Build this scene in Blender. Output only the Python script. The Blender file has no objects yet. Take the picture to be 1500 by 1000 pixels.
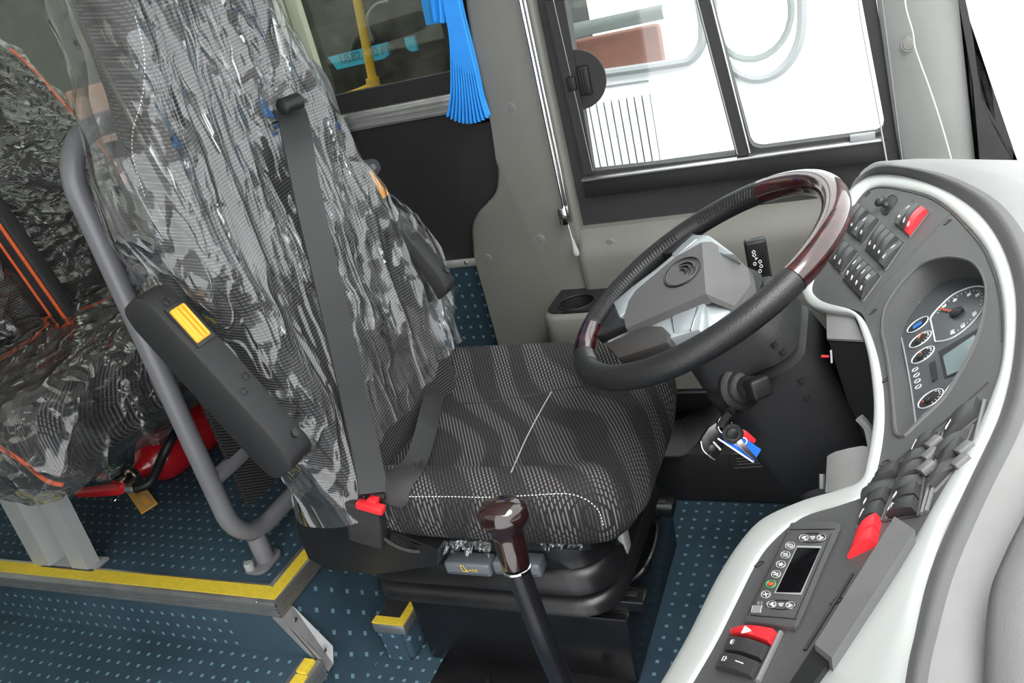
import bpy, bmesh, math, random
from mathutils import Vector, Matrix, noise, geometry
from mathutils.bvhtree import BVHTree
V = Vector
random.seed(7)
SC = bpy.context.scene
COL = SC.collection
rad = math.radians

# ------------------------------------------------------------------ camera, sky, exposure
FPX = 1210.0
AX = V((0.9099135, -0.04767511, -0.41204915))     # bus forward  (+X) in lens axes (right, down, into)
AY = V((0.3462598, -0.45965292, 0.8178162))       # bus left     (+Y)
AZ = V((-0.22838907, -0.88681806, -0.40173643))   # up           (+Z)
EYE = V((0.0, 0.0, 1.2))
cam_d = bpy.data.cameras.new('camera')
cam = bpy.data.objects.new('camera', cam_d)
COL.objects.link(cam)
right = V((AX.x, AY.x, AZ.x)); down = V((AX.y, AY.y, AZ.y)); into = V((AX.z, AY.z, AZ.z))
m = Matrix.Identity(4)
for i in range(3):
    m[i][0] = right[i]; m[i][1] = -down[i]; m[i][2] = -into[i]; m[i][3] = EYE[i]
cam.matrix_world = m
cam_d.sensor_fit = 'HORIZONTAL'; cam_d.sensor_width = 36.0
cam_d.lens = 36.0 * FPX / 1500.0
cam_d.clip_start = 0.02; cam_d.clip_end = 100
SC.camera = cam

world = bpy.data.worlds.new('overcast_sky'); SC.world = world
world.use_nodes = True
wn = world.node_tree.nodes; wl = world.node_tree.links
bg = wn['Background']
bg.inputs['Color'].default_value = (0.97, 0.985, 1.0, 1)
bg.inputs['Strength'].default_value = 1.0
SUN = bpy.data.lights.new('sun', 'SUN'); SUN.energy = 2.0; SUN.angle = rad(50); SUN.color = (1, 0.98, 0.95)
sun = bpy.data.objects.new('sun', SUN); COL.objects.link(sun)
sun.rotation_euler = V((-0.25, 0.42, -0.87)).to_track_quat('-Z', 'Y').to_euler()
SC.view_settings.view_transform = 'Standard'
SC.view_settings.look = 'None'
SC.view_settings.gamma = 1.0
SC.view_settings.use_curve_mapping = False
SC.view_settings.exposure = 1.9
SC.cycles.use_denoising = True
SC.cycles.transparent_max_bounces = 24

# ------------------------------------------------------------------ pixel -> point on a known plane / surface
def ray(u, v):
    return right * (u - 750.0) + down * (v - 500.0) + into * FPX

def at(u, v, ax, val):
    r = ray(u, v); k = (val - EYE[ax]) / r[ax]
    return EYE + r * k

def atp(u, v, p0, n):
    r = ray(u, v); k = (V(p0) - EYE).dot(n) / r.dot(n)
    return EYE + r * k

def deep(u, v, d):
    return EYE + ray(u, v) * (d / FPX)

def S(x, y):
    return 0.73 + 0.7 * (x - 0.04) + 0.175 * ((y - 1.08) ** 2 - 0.017)

def SN(p):
    return V((-0.7, -0.35 * (p.y - 1.08), 1.0)).normalized()

def ps(u, v, dz=0.0):
    r = ray(u, v); lo, hi = 0.0002, 0.003
    for i in range(40):
        k = (lo + hi) / 2; p = EYE + r * k
        if p.z - S(p.x, p.y) - dz > 0: lo = k
        else: hi = k
    return EYE + r * lo

# ------------------------------------------------------------------ materials
def principled(name, color, rough=0.5, metal=0.0, spec=0.5, bump=None, coat=0.0, vary=0.0, scale=20):
    m = bpy.data.materials.new(name); m.use_nodes = True
    nt = m.node_tree; b = nt.nodes['Principled BSDF']
    b.inputs['Base Color'].default_value = (*color, 1)
    b.inputs['Roughness'].default_value = rough
    b.inputs['Metallic'].default_value = metal
    b.inputs['Specular IOR Level'].default_value = spec
    b.inputs['Coat Weight'].default_value = coat
    b.inputs['Coat Roughness'].default_value = 0.05
    tc = nt.nodes.new('ShaderNodeTexCoord')
    if vary:
        n = nt.nodes.new('ShaderNodeTexNoise'); n.inputs['Scale'].default_value = scale
        n.inputs['Detail'].default_value = 6
        nt.links.new(tc.outputs['Object'], n.inputs['Vector'])
        r = nt.nodes.new('ShaderNodeMapRange')
        r.inputs[1].default_value = 0.3; r.inputs[2].default_value = 0.7
        r.inputs[3].default_value = 1 - vary; r.inputs[4].default_value = 1 + vary
        nt.links.new(n.outputs['Fac'], r.inputs[0])
        mx = nt.nodes.new('ShaderNodeVectorMath'); mx.operation = 'SCALE'
        mx.inputs[0].default_value = color
        nt.links.new(r.outputs[0], mx.inputs['Scale'])
        nt.links.new(mx.outputs[0], b.inputs['Base Color'])
        rr = nt.nodes.new('ShaderNodeMapRange')
        rr.inputs[3].default_value = max(0.02, rough - 0.08); rr.inputs[4].default_value = min(1, rough + 0.08)
        nt.links.new(n.outputs['Fac'], rr.inputs[0]); nt.links.new(rr.outputs[0], b.inputs['Roughness'])
    if bump:
        n2 = nt.nodes.new('ShaderNodeTexNoise'); n2.inputs['Scale'].default_value = bump[0]
        n2.inputs['Detail'].default_value = 3
        nt.links.new(tc.outputs['Object'], n2.inputs['Vector'])
        bp = nt.nodes.new('ShaderNodeBump'); bp.inputs['Strength'].default_value = bump[1]
        bp.inputs['Distance'].default_value = 0.001
        nt.links.new(n2.outputs['Fac'], bp.inputs['Height']); nt.links.new(bp.outputs[0], b.inputs['Normal'])
    return m

M = {}
M['trim'] = principled('grey_trim_plastic', (0.145, 0.143, 0.128), 0.5, vary=0.06, scale=8, bump=(900, 0.25))
M['trim_lit'] = principled('lit_grey_trim_plastic', (0.25, 0.255, 0.245), 0.5, vary=0.05, scale=8, bump=(900, 0.25))  # same plastic as trim; strong light on the A pillar put into the colour
M['board'] = principled('black_board', (0.024, 0.023, 0.024), 0.55, vary=0.1, scale=30, bump=(700, 0.2), spec=0.32)
M['black'] = principled('black_plastic', (0.012, 0.012, 0.013), 0.42, bump=(900, 0.25), vary=0.1, spec=0.32)
M['black_soft'] = principled('black_bellows_rubber', (0.009, 0.009, 0.010), 0.30, vary=0.15, scale=14, spec=0.32)
M['blackmetal'] = principled('black_painted_metal', (0.007, 0.007, 0.008), 0.25, vary=0.2, scale=12)
M['shroud'] = principled('column_shroud_plastic', (0.018, 0.018, 0.019), 0.42, bump=(650, 0.7), spec=0.32)
M['dash'] = principled('dash_panel_plastic', (0.072, 0.072, 0.074), 0.5, bump=(900, 0.3), vary=0.05, spec=0.32)
M['switch'] = principled('switch_plastic', (0.036, 0.036, 0.038), 0.38, spec=0.32)
M['recess'] = principled('switch_recess', (0.012, 0.012, 0.013), 0.5)
M['cowl'] = principled('dash_top_plastic', (0.12, 0.12, 0.122), 0.6, bump=(1000, 0.3), vary=0.05)
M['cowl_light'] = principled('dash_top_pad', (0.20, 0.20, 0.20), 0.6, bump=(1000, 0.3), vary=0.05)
M['silver'] = principled('satin_silver_trim', (0.52, 0.54, 0.53), 0.33, metal=0.3)
M['spoke_silver'] = principled('spoke_silver', (0.42, 0.46, 0.48), 0.25, metal=0.4)
M['chrome'] = principled('chrome', (0.75, 0.75, 0.76), 0.12, metal=1.0)
M['alu'] = principled('brushed_aluminium', (0.52, 0.52, 0.52), 0.32, metal=0.9, vary=0.08, scale=25)
M['strip_metal'] = principled('dull_aluminium', (0.22, 0.22, 0.225), 0.42, metal=0.3, vary=0.12, scale=30)
M['grip'] = principled('spoke_grip_plastic', (0.04, 0.036, 0.035), 0.35)
M['leather'] = principled('black_leather', (0.014, 0.014, 0.015), 0.4, spec=0.4, bump=(420, 0.6))
M['hub'] = principled('hub_grey_plastic', (0.085, 0.084, 0.083), 0.5, bump=(900, 0.4))
M['tube'] = principled('grey_painted_tube', (0.14, 0.14, 0.152), 0.32, vary=0.06, scale=10)
M['leg'] = principled('grey_painted_leg', (0.27, 0.28, 0.28), 0.33, vary=0.06, scale=10)
M['yellow'] = principled('yellow_grip_tape', (0.62, 0.46, 0.03), 0.65, vary=0.12, scale=120, bump=(900, 0.5))
M['yellowpole'] = principled('yellow_pole', (0.75, 0.42, 0.02), 0.4)
M['blue'] = principled('blue_curtain_cloth', (0.02, 0.27, 0.75), 0.75, bump=(1500, 0.3), vary=0.05)
M['blue_dark'] = principled('blue_strap_cloth', (0.015, 0.20, 0.5), 0.75)
M['cyan'] = principled('cyan_board', (0.03, 0.5, 0.8), 0.5)
M['cyantext'] = principled('cyan_board_lettering', (0.05, 0.14, 0.2), 0.5)
M['red'] = principled('red_plastic', (0.68, 0.022, 0.03), 0.35)
M['redpaint'] = principled('red_gloss_paint', (0.30, 0.008, 0.012), 0.2, coat=0.4, vary=0.05)
M['orange'] = principled('orange_button', (0.9, 0.42, 0.03), 0.45)
M['piping'] = principled('orange_piping', (0.75, 0.11, 0.02), 0.5)
M['tag'] = principled('orange_tag_card', (0.75, 0.42, 0.06), 0.5)
M['white'] = principled('white_mark', (0.8, 0.8, 0.8), 0.5)
M['lightgrey'] = principled('light_grey_plastic', (0.33, 0.34, 0.33), 0.45)
M['greybtn'] = principled('grey_lever_plastic', (0.10, 0.115, 0.13), 0.42)
M['cord'] = principled('pale_cord', (0.62, 0.62, 0.60), 0.6)
M['belt'] = principled('seat_belt_webbing', (0.026, 0.026, 0.027), 0.38, bump=(1800, 0.6))
M['body'] = principled('white_bus_paint', (0.82, 0.83, 0.84), 0.3)
M['dark'] = principled('dark_interior', (0.02, 0.02, 0.018), 0.7, vary=0.3, scale=4, spec=0.32)
M['brown'] = principled('red_brown_panel', (0.33, 0.13, 0.10), 0.6, vary=0.1)
M['cream'] = principled('cream_mullion', (0.42, 0.44, 0.34), 0.5)
M['ground'] = principled('pale_ground', (0.6, 0.6, 0.6), 0.8, vary=0.1, scale=2)
M['ceiling'] = principled('ceiling_lining', (0.50, 0.49, 0.46), 0.8)
M['rubber'] = principled('window_rubber', (0.22, 0.23, 0.24), 0.5)
M['card'] = principled('blue_card', (0.02, 0.14, 0.62), 0.3)
M['brass'] = principled('key_metal', (0.62, 0.56, 0.5), 0.25, metal=1)
M['gauge'] = principled('gauge_face', (0.055, 0.062, 0.068), 0.3)
M['lcd'] = principled('grey_lcd', (0.17, 0.22, 0.23), 0.15)
M['lcd_black'] = principled('black_lcd', (0.004, 0.004, 0.005), 0.06)
M['ring'] = principled('pale_gauge_ring', (0.55, 0.56, 0.57), 0.4)
M['needle'] = principled('orange_needle', (0.8, 0.10, 0.03), 0.5)
M['bluelamp'] = principled('blue_gauge_print', (0.03, 0.16, 0.5), 0.4)
M['green'] = principled('green_print', (0.05, 0.4, 0.1), 0.5)
M['brownplate'] = principled('dark_label_plate', (0.035, 0.028, 0.028), 0.5)

def nodes(m):
    nt = m.node_tree
    def N(t, **kw):
        n = nt.nodes.new(t)
        for k, v in kw.items():
            if k.startswith('i_'):
                n.inputs[int(k[2:])].default_value = v
            else: setattr(n, k, v)
        return n
    return nt, N, nt.links.new

def math_node(N, L, op, a, b=None):
    n = N('ShaderNodeMath', operation=op)
    for i, x in enumerate((a, b)):
        if x is None: continue
        if isinstance(x, (int, float)): n.inputs[i].default_value = x
        else: L(x, n.inputs[i])
    return n.outputs[0]

def carpet(name, plane):
    m = principled(name, (0.02, 0.05, 0.08), 0.85, spec=0.3)
    nt, N, L = nodes(m); b = nt.nodes['Principled BSDF']
    tc = N('ShaderNodeTexCoord'); sx = N('ShaderNodeSeparateXYZ'); L(tc.outputs['Object'], sx.inputs[0])
    a, c = {'xy': (0, 1), 'xz': (0, 2), 'yz': (1, 2)}[plane]
    def band(o, step, half, off):
        f = math_node(N, L, 'FRACT', math_node(N, L, 'ADD', math_node(N, L, 'DIVIDE', o, step), off))
        d = math_node(N, L, 'ABSOLUTE', math_node(N, L, 'SUBTRACT', f, 0.5))
        return d, half / step
    if plane == 'yz':
        d1, h1 = band(sx.outputs[a], 0.056, 0.0046, 50.0)
        d2, h2 = band(sx.outputs[c], 0.056, 0.0046, 50.0)
        e1, _ = band(sx.outputs[a], 0.056, 0.0046, 50.5)
        e2, _ = band(sx.outputs[c], 0.056, 0.0046, 50.5)
        f1 = math_node(N, L, 'LESS_THAN', math_node(N, L, 'ADD', d1, d2), 0.105)
        f2 = math_node(N, L, 'LESS_THAN', math_node(N, L, 'ADD', e1, e2), 0.105)
        fac = math_node(N, L, 'MAXIMUM', f1, f2)
    else:
        d1, h1 = band(sx.outputs[a], 0.0285, 0.0034, 50.0)
        d2, h2 = band(sx.outputs[c], 0.0295, 0.0036, 50.2)
        fac = math_node(N, L, 'MULTIPLY', math_node(N, L, 'LESS_THAN', d1, h1), math_node(N, L, 'LESS_THAN', d2, h2))
    n = N('ShaderNodeTexNoise'); n.inputs['Scale'].default_value = 5; n.inputs['Detail'].default_value = 8
    L(tc.outputs['Object'], n.inputs['Vector'])
    cr = N('ShaderNodeValToRGB'); L(n.outputs['Fac'], cr.inputs[0])
    cr.color_ramp.elements[0].position = 0.3; cr.color_ramp.elements[0].color = (0.017, 0.036, 0.054, 1)
    cr.color_ramp.elements[1].position = 0.75; cr.color_ramp.elements[1].color = (0.034, 0.066, 0.093, 1)
    fl = N('ShaderNodeTexNoise'); fl.inputs['Scale'].default_value = 900; L(tc.outputs['Object'], fl.inputs['Vector'])
    mx = N('ShaderNodeMixRGB'); L(fac, mx.inputs[0]); L(cr.outputs[0], mx.inputs[1]); mx.inputs[2].default_value = (0.115, 0.22, 0.27, 1)
    L(mx.outputs[0], b.inputs['Base Color'])
    bp = N('ShaderNodeBump'); bp.inputs['Strength'].default_value = 0.5; bp.inputs['Distance'].default_value = 0.002
    L(fl.outputs['Fac'], bp.inputs['Height']); L(bp.outputs[0], b.inputs['Normal'])
    return m

M['carpet'] = carpet('blue_dotted_carpet', 'xy')
M['carpet_xz'] = carpet('blue_dotted_carpet_riser', 'xz')
M['carpet_yz'] = carpet('blue_dotted_carpet_front', 'yz')

def seat_fabric(name, rib_axis, waves=True, lum=1.0, step=0.0056, bump=0.5):
    """dark cloth with pale broken ribs; wavy bands weaken the ribs"""
    m = principled(name, (0.02, 0.02, 0.02), 0.85, spec=0.25)
    nt, N, L = nodes(m); b = nt.nodes['Principled BSDF']
    tc = N('ShaderNodeTexCoord')
    mp = N('ShaderNodeMapping'); L(tc.outputs['Object'], mp.inputs['Vector'])
    mp.inputs['Rotation'].default_value = rib_axis
    sx = N('ShaderNodeSeparateXYZ'); L(mp.outputs[0], sx.inputs[0])
    f = math_node(N, L, 'FRACT', math_node(N, L, 'DIVIDE', sx.outputs[0], step))
    rib = math_node(N, L, 'LESS_THAN', math_node(N, L, 'ABSOLUTE', math_node(N, L, 'SUBTRACT', f, 0.5)), 0.19)
    fd = math_node(N, L, 'FRACT', math_node(N, L, 'DIVIDE', sx.outputs[1], 0.0052))
    dash = math_node(N, L, 'LESS_THAN', fd, 0.72)
    rib2 = math_node(N, L, 'MULTIPLY', rib, dash)
    if waves:
        w = N('ShaderNodeTexWave', wave_type='BANDS', bands_direction='X')
        w.inputs['Scale'].default_value = 4.2; w.inputs['Distortion'].default_value = 5.0
        w.inputs['Detail'].default_value = 0.0; w.inputs['Detail Scale'].default_value = 1.3
        mw = N('ShaderNodeMapping'); mw.inputs['Rotation'].default_value = (0, 0, rad(-38)); L(tc.outputs['Object'], mw.inputs[0])
        L(mw.outputs[0], w.inputs['Vector'])
        r = N('ShaderNodeMapRange'); r.inputs[1].default_value = 0.35; r.inputs[2].default_value = 0.65
        r.inputs[3].default_value = 0.2; r.inputs[4].default_value = 1.0
        L(w.outputs['Fac'], r.inputs[0])
        fac = math_node(N, L, 'MULTIPLY', rib2, r.outputs[0])
    else:
        fac = math_node(N, L, 'MULTIPLY', rib2, 0.8)
    mx = N('ShaderNodeMixRGB'); L(fac, mx.inputs[0])
    mx.inputs[1].default_value = (0.022 * lum, 0.020 * lum, 0.021 * lum, 1); mx.inputs[2].default_value = (0.21 * lum, 0.20 * lum, 0.20 * lum, 1)
    L(mx.outputs[0], b.inputs['Base Color'])
    bp = N('ShaderNodeBump'); bp.inputs['Strength'].default_value = bump; bp.inputs['Distance'].default_value = 0.0015
    L(rib2, bp.inputs['Height']); L(bp.outputs[0], b.inputs['Normal'])
    return m

M['fabric'] = seat_fabric('cushion_fabric', (0, 0, rad(-30)), True, 0.72)
M['fabric_back'] = seat_fabric('backrest_fabric', (0, rad(80), rad(6)), False, 0.5, 0.0050, 0.2)
M['mesh_cloth'] = seat_fabric('mesh_cloth', (rad(30), rad(60), 0), False, 0.35, 0.005, 0.2)

def wood():
    m = principled('burgundy_wood', (0.05, 0.012, 0.01), 0.18, coat=0.8)
    nt, N, L = nodes(m); b = nt.nodes['Principled BSDF']
    tc = N('ShaderNodeTexCoord'); mp = N('ShaderNodeMapping'); mp.inputs['Scale'].default_value = (8, 30, 30)
    L(tc.outputs['Object'], mp.inputs[0])
    n = N('ShaderNodeTexNoise'); n.inputs['Scale'].default_value = 3; n.inputs['Detail'].default_value = 6; L(mp.outputs[0], n.inputs['Vector'])
    cr = N('ShaderNodeValToRGB'); L(n.outputs['Fac'], cr.inputs[0])
    cr.color_ramp.elements[0].position = 0.35; cr.color_ramp.elements[0].color = (0.012, 0.003, 0.003, 1)
    cr.color_ramp.elements[1].position = 0.7; cr.color_ramp.elements[1].color = (0.055, 0.008, 0.009, 1)
    L(cr.outputs[0], b.inputs['Base Color'])
    return m
M['wood'] = wood()
M['wood_dark'] = principled('dark_wood_lacquer', (0.014, 0.005, 0.005), 0.12, coat=0.6, vary=0.3, scale=40)

def film(name, rot, milk=0.05, refl=0.05, tint=(0.95, 0.96, 0.96), gain=1.0):
    """thin clear packing film: see-through, glossy, slightly milky, with sparse long folds and crumpled patches"""
    m = bpy.data.materials.new(name); m.use_nodes = True
    nt, N, L = nodes(m); nt.nodes.remove(nt.nodes['Principled BSDF']); out = nt.nodes['Material Output']
    tc = N('ShaderNodeTexCoord')
    mp = N('ShaderNodeMapping', vector_type='TEXTURE'); mp.inputs['Rotation'].default_value = rot; mp.inputs['Scale'].default_value = (1, 1, 11)
    L(tc.outputs['Object'], mp.inputs[0])
    def ridge(scale, power, vec, det=2.0, dist=0.25):
        n = N('ShaderNodeTexNoise'); n.inputs['Scale'].default_value = scale; n.inputs['Detail'].default_value = det; n.inputs['Distortion'].default_value = dist
        L(vec, n.inputs['Vector'])
        a = math_node(N, L, 'ABSOLUTE', math_node(N, L, 'MULTIPLY', math_node(N, L, 'SUBTRACT', n.outputs['Fac'], 0.5), 4.0))
        a = math_node(N, L, 'MAXIMUM', math_node(N, L, 'SUBTRACT', 1.0, a), 0.0)
        return math_node(N, L, 'POWER', a, power)
    def mask(scale, lo, hi):
        n = N('ShaderNodeTexNoise'); n.inputs['Scale'].default_value = scale; n.inputs['Detail'].default_value = 2
        L(tc.outputs['Object'], n.inputs['Vector'])
        r = N('ShaderNodeMapRange'); r.inputs[1].default_value = lo; r.inputs[2].default_value = hi
        L(n.outputs['Fac'], r.inputs[0]); return r.outputs[0]
    s1 = ridge(15, 4.0, mp.outputs[0], 1.0); s2 = ridge(40, 4.0, mp.outputs[0], 1.0)
    v1 = N('ShaderNodeTexVoronoi', feature='F1'); v1.inputs['Scale'].default_value = 30; v1.inputs['Randomness'].default_value = 1.0
    mp2 = N('ShaderNodeMapping', vector_type='TEXTURE'); mp2.inputs['Rotation'].default_value = rot; mp2.inputs['Scale'].default_value = (1, 1, 1.8)
    L(tc.outputs['Object'], mp2.inputs[0]); L(mp2.outputs[0], v1.inputs['Vector'])
    mk1 = mask(6, 0.52, 0.66); mk2 = mask(5.2, 0.38, 0.6)
    h = math_node(N, L, 'ADD', math_node(N, L, 'MULTIPLY', s1, 1.2), math_node(N, L, 'MULTIPLY', math_node(N, L, 'MULTIPLY', s2, 0.4), mk2))
    h = math_node(N, L, 'ADD', h, math_node(N, L, 'MULTIPLY', math_node(N, L, 'MULTIPLY', v1.outputs['Distance'], 1.5), mk1))
    bp = N('ShaderNodeBump'); bp.inputs['Strength'].default_value = 1.0; bp.inputs['Distance'].default_value = 0.0045 * gain
    L(h, bp.inputs['Height'])
    tr = N('ShaderNodeBsdfTransparent'); tr.inputs[0].default_value = (*tint, 1)
    gl = N('ShaderNodeBsdfGlossy'); gl.inputs['Roughness'].default_value = 0.09; L(bp.outputs[0], gl.inputs['Normal'])
    df = N('ShaderNodeBsdfDiffuse'); df.inputs[0].default_value = (0.75, 0.77, 0.78, 1); L(bp.outputs[0], df.inputs['Normal'])
    lw = N('ShaderNodeLayerWeight'); lw.inputs['Blend'].default_value = 0.5; L(bp.outputs[0], lw.inputs['Normal'])
    fp = math_node(N, L, 'POWER', lw.outputs['Facing'], 2.2)
    fac = N('ShaderNodeMapRange'); fac.inputs[3].default_value = refl; fac.inputs[4].default_value = 0.9
    L(fp, fac.inputs[0])
    mlk = math_node(N, L, 'ADD', milk, math_node(N, L, 'MULTIPLY', s1, milk * 2.2))
    m1 = N('ShaderNodeMixShader'); L(mlk, m1.inputs[0]); L(tr.outputs[0], m1.inputs[1]); L(df.outputs[0], m1.inputs[2])
    m2 = N('ShaderNodeMixShader'); L(fac.outputs[0], m2.inputs[0]); L(m1.outputs[0], m2.inputs[1]); L(gl.outputs[0], m2.inputs[2])
    L(m2.outputs[0], out.inputs['Surface'])
    return m
M['film'] = film('clear_packing_film', (rad(-12), rad(-21), 0), 0.026, 0.08, gain=2.4)
M['film_dark'] = film('clear_packing_film_rear', (rad(50), rad(60), 0), 0.02, 0.07, gain=1.6)

def glass(name, tint, refl=0.05, dirt=0.03):
    m = bpy.data.materials.new(name); m.use_nodes = True
    nt, N, L = nodes(m); nt.nodes.remove(nt.nodes['Principled BSDF']); out = nt.nodes['Material Output']
    tr = N('ShaderNodeBsdfTransparent'); tr.inputs[0].default_value = (*tint, 1)
    gl = N('ShaderNodeBsdfGlossy'); gl.inputs['Roughness'].default_value = 0.02
    df = N('ShaderNodeBsdfDiffuse'); df.inputs[0].default_value = (0.55, 0.53, 0.48, 1)
    tc = N('ShaderNodeTexCoord')
    n = N('ShaderNodeTexNoise'); n.inputs['Scale'].default_value = 9; n.inputs['Detail'].default_value = 10; n.inputs['Roughness'].default_value = 0.75
    L(tc.outputs['Object'], n.inputs['Vector'])
    r = N('ShaderNodeMapRange'); r.inputs[1].default_value = 0.45; r.inputs[2].default_value = 0.85; r.inputs[3].default_value = 0.0; r.inputs[4].default_value = dirt * 4
    L(n.outputs['Fac'], r.inputs[0])
    m1 = N('ShaderNodeMixShader'); L(r.outputs[0], m1.inputs[0]); L(tr.outputs[0], m1.inputs[1]); L(df.outputs[0], m1.inputs[2])
    m2 = N('ShaderNodeMixShader'); m2.inputs[0].default_value = refl; L(m1.outputs[0], m2.inputs[1]); L(gl.outputs[0], m2.inputs[2])
    L(m2.outputs[0], out.inputs['Surface'])
    return m
M['glass'] = glass('clear_glass', (0.92, 0.95, 0.94), 0.04, 0.008)
M['glass_tint'] = glass('tinted_glass', (0.55, 0.57, 0.52), 0.05, 0.04)

# ------------------------------------------------------------------ mesh helpers
def finish(me, smooth=40):
    if smooth:
        me.polygons.foreach_set('use_smooth', [True] * len(me.polygons))
        me.set_sharp_from_angle(angle=rad(smooth))

def mk(name, bm, mat, parent=None, smooth=40, kind=None, label=None):
    me = bpy.data.meshes.new(name)
    if isinstance(bm, tuple):
        me.from_pydata([tuple(p) for p in bm[0]], [], bm[1]); me.update()
    else:
        bmesh.ops.recalc_face_normals(bm, faces=bm.faces[:])
        bm.to_mesh(me); bm.free()
    finish(me, smooth)
    me.materials.append(M[mat] if isinstance(mat, str) else mat)
    o = bpy.data.objects.new(name, me); COL.objects.link(o)
    if parent is not None: adopt(o, parent)
    if kind: o['kind'] = kind
    if label: o['label'] = label
    return o

def world_loc(o):
    p = V((0, 0, 0))
    while o is not None and o.type == 'EMPTY':
        p += o.location; o = o.parent
    return p

def adopt(o, parent):
    o.parent = parent
    if parent.type == 'EMPTY':
        o.matrix_parent_inverse = Matrix.Translation(-world_loc(parent))

def thing(name, loc, label, cat, group=None):
    o = bpy.data.objects.new(name, None); COL.objects.link(o)
    o.empty_display_size = 0.05
    o.location = loc; o['label'] = label; o['category'] = cat
    if group: o['group'] = group
    return o

def struct(name, label, cat, loc=(0, 0, 0)):
    o = thing(name, loc, label, cat); o['kind'] = 'structure'; return o

def tag(o, label, cat, group=None, kind=None):
    o['label'] = label; o['category'] = cat
    if group: o['group'] = group
    if kind: o['kind'] = kind
    return o

def box(bm, lo, hi, bevel=0.0, seg=2):
    lo, hi = V(lo), V(hi)
    r = bmesh.ops.create_cube(bm, size=1.0, matrix=Matrix.LocRotScale((lo + hi) / 2, None, hi - lo))
    if bevel:
        es = list({e for v in r['verts'] for e in v.link_edges})
        bmesh.ops.bevel(bm, geom=es, offset=bevel, segments=seg, affect='EDGES', profile=0.5)
    return bm

def bx(lo, hi, bevel=0.0, seg=2):
    return box(bmesh.new(), lo, hi, bevel, seg)

def obox(bm, c, ax, ay, az, hx, hy, hz, bevel=0.0, seg=2):
    """box with its own axes"""
    R = Matrix((ax, ay, az)).transposed()
    mt = Matrix.Translation(c) @ R.to_4x4() @ Matrix.Diagonal((2 * hx, 2 * hy, 2 * hz, 1))
    r = bmesh.ops.create_cube(bm, size=1.0, matrix=mt)
    if bevel:
        es = list({e for v in r['verts'] for e in v.link_edges})
        bmesh.ops.bevel(bm, geom=es, offset=bevel, segments=seg, affect='EDGES', profile=0.5)
    return bm

def frame(n, up=V((0, 0, 1))):
    n = V(n).normalized()
    if abs(n.dot(up)) > 0.98: up = V((1, 0, 0))
    a = up.cross(n).normalized(); b = n.cross(a)
    return a, b, n

def catmull(pts, k=8, closed=False):
    pts = [V(p) for p in pts]; n = len(pts); out = []
    for i in range(n if closed else n - 1):
        if closed: p0, p1, p2, p3 = (pts[(i + j) % n] for j in (-1, 0, 1, 2))
        else: p0, p1, p2, p3 = pts[max(i - 1, 0)], pts[i], pts[i + 1], pts[min(i + 2, n - 1)]
        for j in range(k):
            t = j / k
            out.append(0.5 * ((2 * p1) + (p2 - p0) * t + (2 * p0 - 5 * p1 + 4 * p2 - p3) * t * t + (3 * p1 - p0 - 3 * p2 + p3) * t ** 3))
    if not closed: out.append(pts[-1])
    return out

def tube(bm, pts, r, n=10, closed=False, caps=True):
    pts = [V(p) for p in pts]; N = len(pts)
    rs = r if isinstance(r, (list, tuple)) else [r] * N
    rings = []; a = None
    for i, p in enumerate(pts):
        if closed: d = pts[(i + 1) % N] - pts[i - 1]
        else: d = pts[min(i + 1, N - 1)] - pts[max(i - 1, 0)]
        d.normalize()
        if a is None: a = frame(d)[0]
        a = (a - d * a.dot(d)).normalized(); b = d.cross(a)
        rings.append([bm.verts.new(p + (a * math.cos(2 * math.pi * j / n) + b * math.sin(2 * math.pi * j / n)) * rs[i]) for j in range(n)])
    for i in range(N if closed else N - 1):
        r0, r1 = rings[i], rings[(i + 1) % N]
        off = 0
        if closed and i == N - 1:
            off = min(range(n), key=lambda q: (r1[q].co - r0[0].co).length)
        for j in range(n):
            bm.faces.new((r0[j], r0[(j + 1) % n], r1[(j + 1 + off) % n], r1[(j + off) % n]))
    if caps and not closed:
        bm.faces.new(rings[0][::-1]); bm.faces.new(rings[-1])
    return bm

def tb(pts, r, n=10, closed=False): return tube(bmesh.new(), pts, r, n, closed)

def lathe(bm, c, axis, prof, n=24, caps=True):
    """prof: (radius, distance along axis)"""
    a, b, d = frame(axis); rings = []
    for r, t in prof:
        rings.append([bm.verts.new(V(c) + d * t + (a * math.cos(2 * math.pi * j / n) + b * math.sin(2 * math.pi * j / n)) * r) for j in range(n)])
    for r0, r1 in zip(rings, rings[1:]):
        for j in range(n): bm.faces.new((r0[j], r0[(j + 1) % n], r1[(j + 1) % n], r1[j]))
    if caps:
        bm.faces.new(rings[0][::-1]); bm.faces.new(rings[-1])
    return bm

def lt(c, axis, prof, n=24): return lathe(bmesh.new(), c, axis, prof, n)

def loft(bm, rows, closed=False, cap=False):
    vs = [[bm.verts.new(p) for p in r] for r in rows]
    for r0, r1 in zip(vs, vs[1:]):
        n = len(r0)
        for j in range(n if closed else n - 1):
            bm.faces.new((r0[j], r0[(j + 1) % n], r1[(j + 1) % n], r1[j]))
    if cap:
        bm.faces.new(vs[0][::-1]); bm.faces.new(vs[-1])
    return bm

def lf(rows, closed=False, cap=False): return loft(bmesh.new(), rows, closed, cap)

def prism(bm, pts, off):
    """solid from an outline and an extrusion vector"""
    pts = [V(p) for p in pts]; off = V(off)
    a = [bm.verts.new(p) for p in pts]; b = [bm.verts.new(p + off) for p in pts]
    f1 = bm.faces.new(a[::-1]); f2 = bm.faces.new(b)
    n = len(pts)
    for i in range(n): bm.faces.new((a[i], a[(i + 1) % n], b[(i + 1) % n], b[i]))
    bmesh.ops.triangulate(bm, faces=[f1, f2])
    return bm

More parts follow.
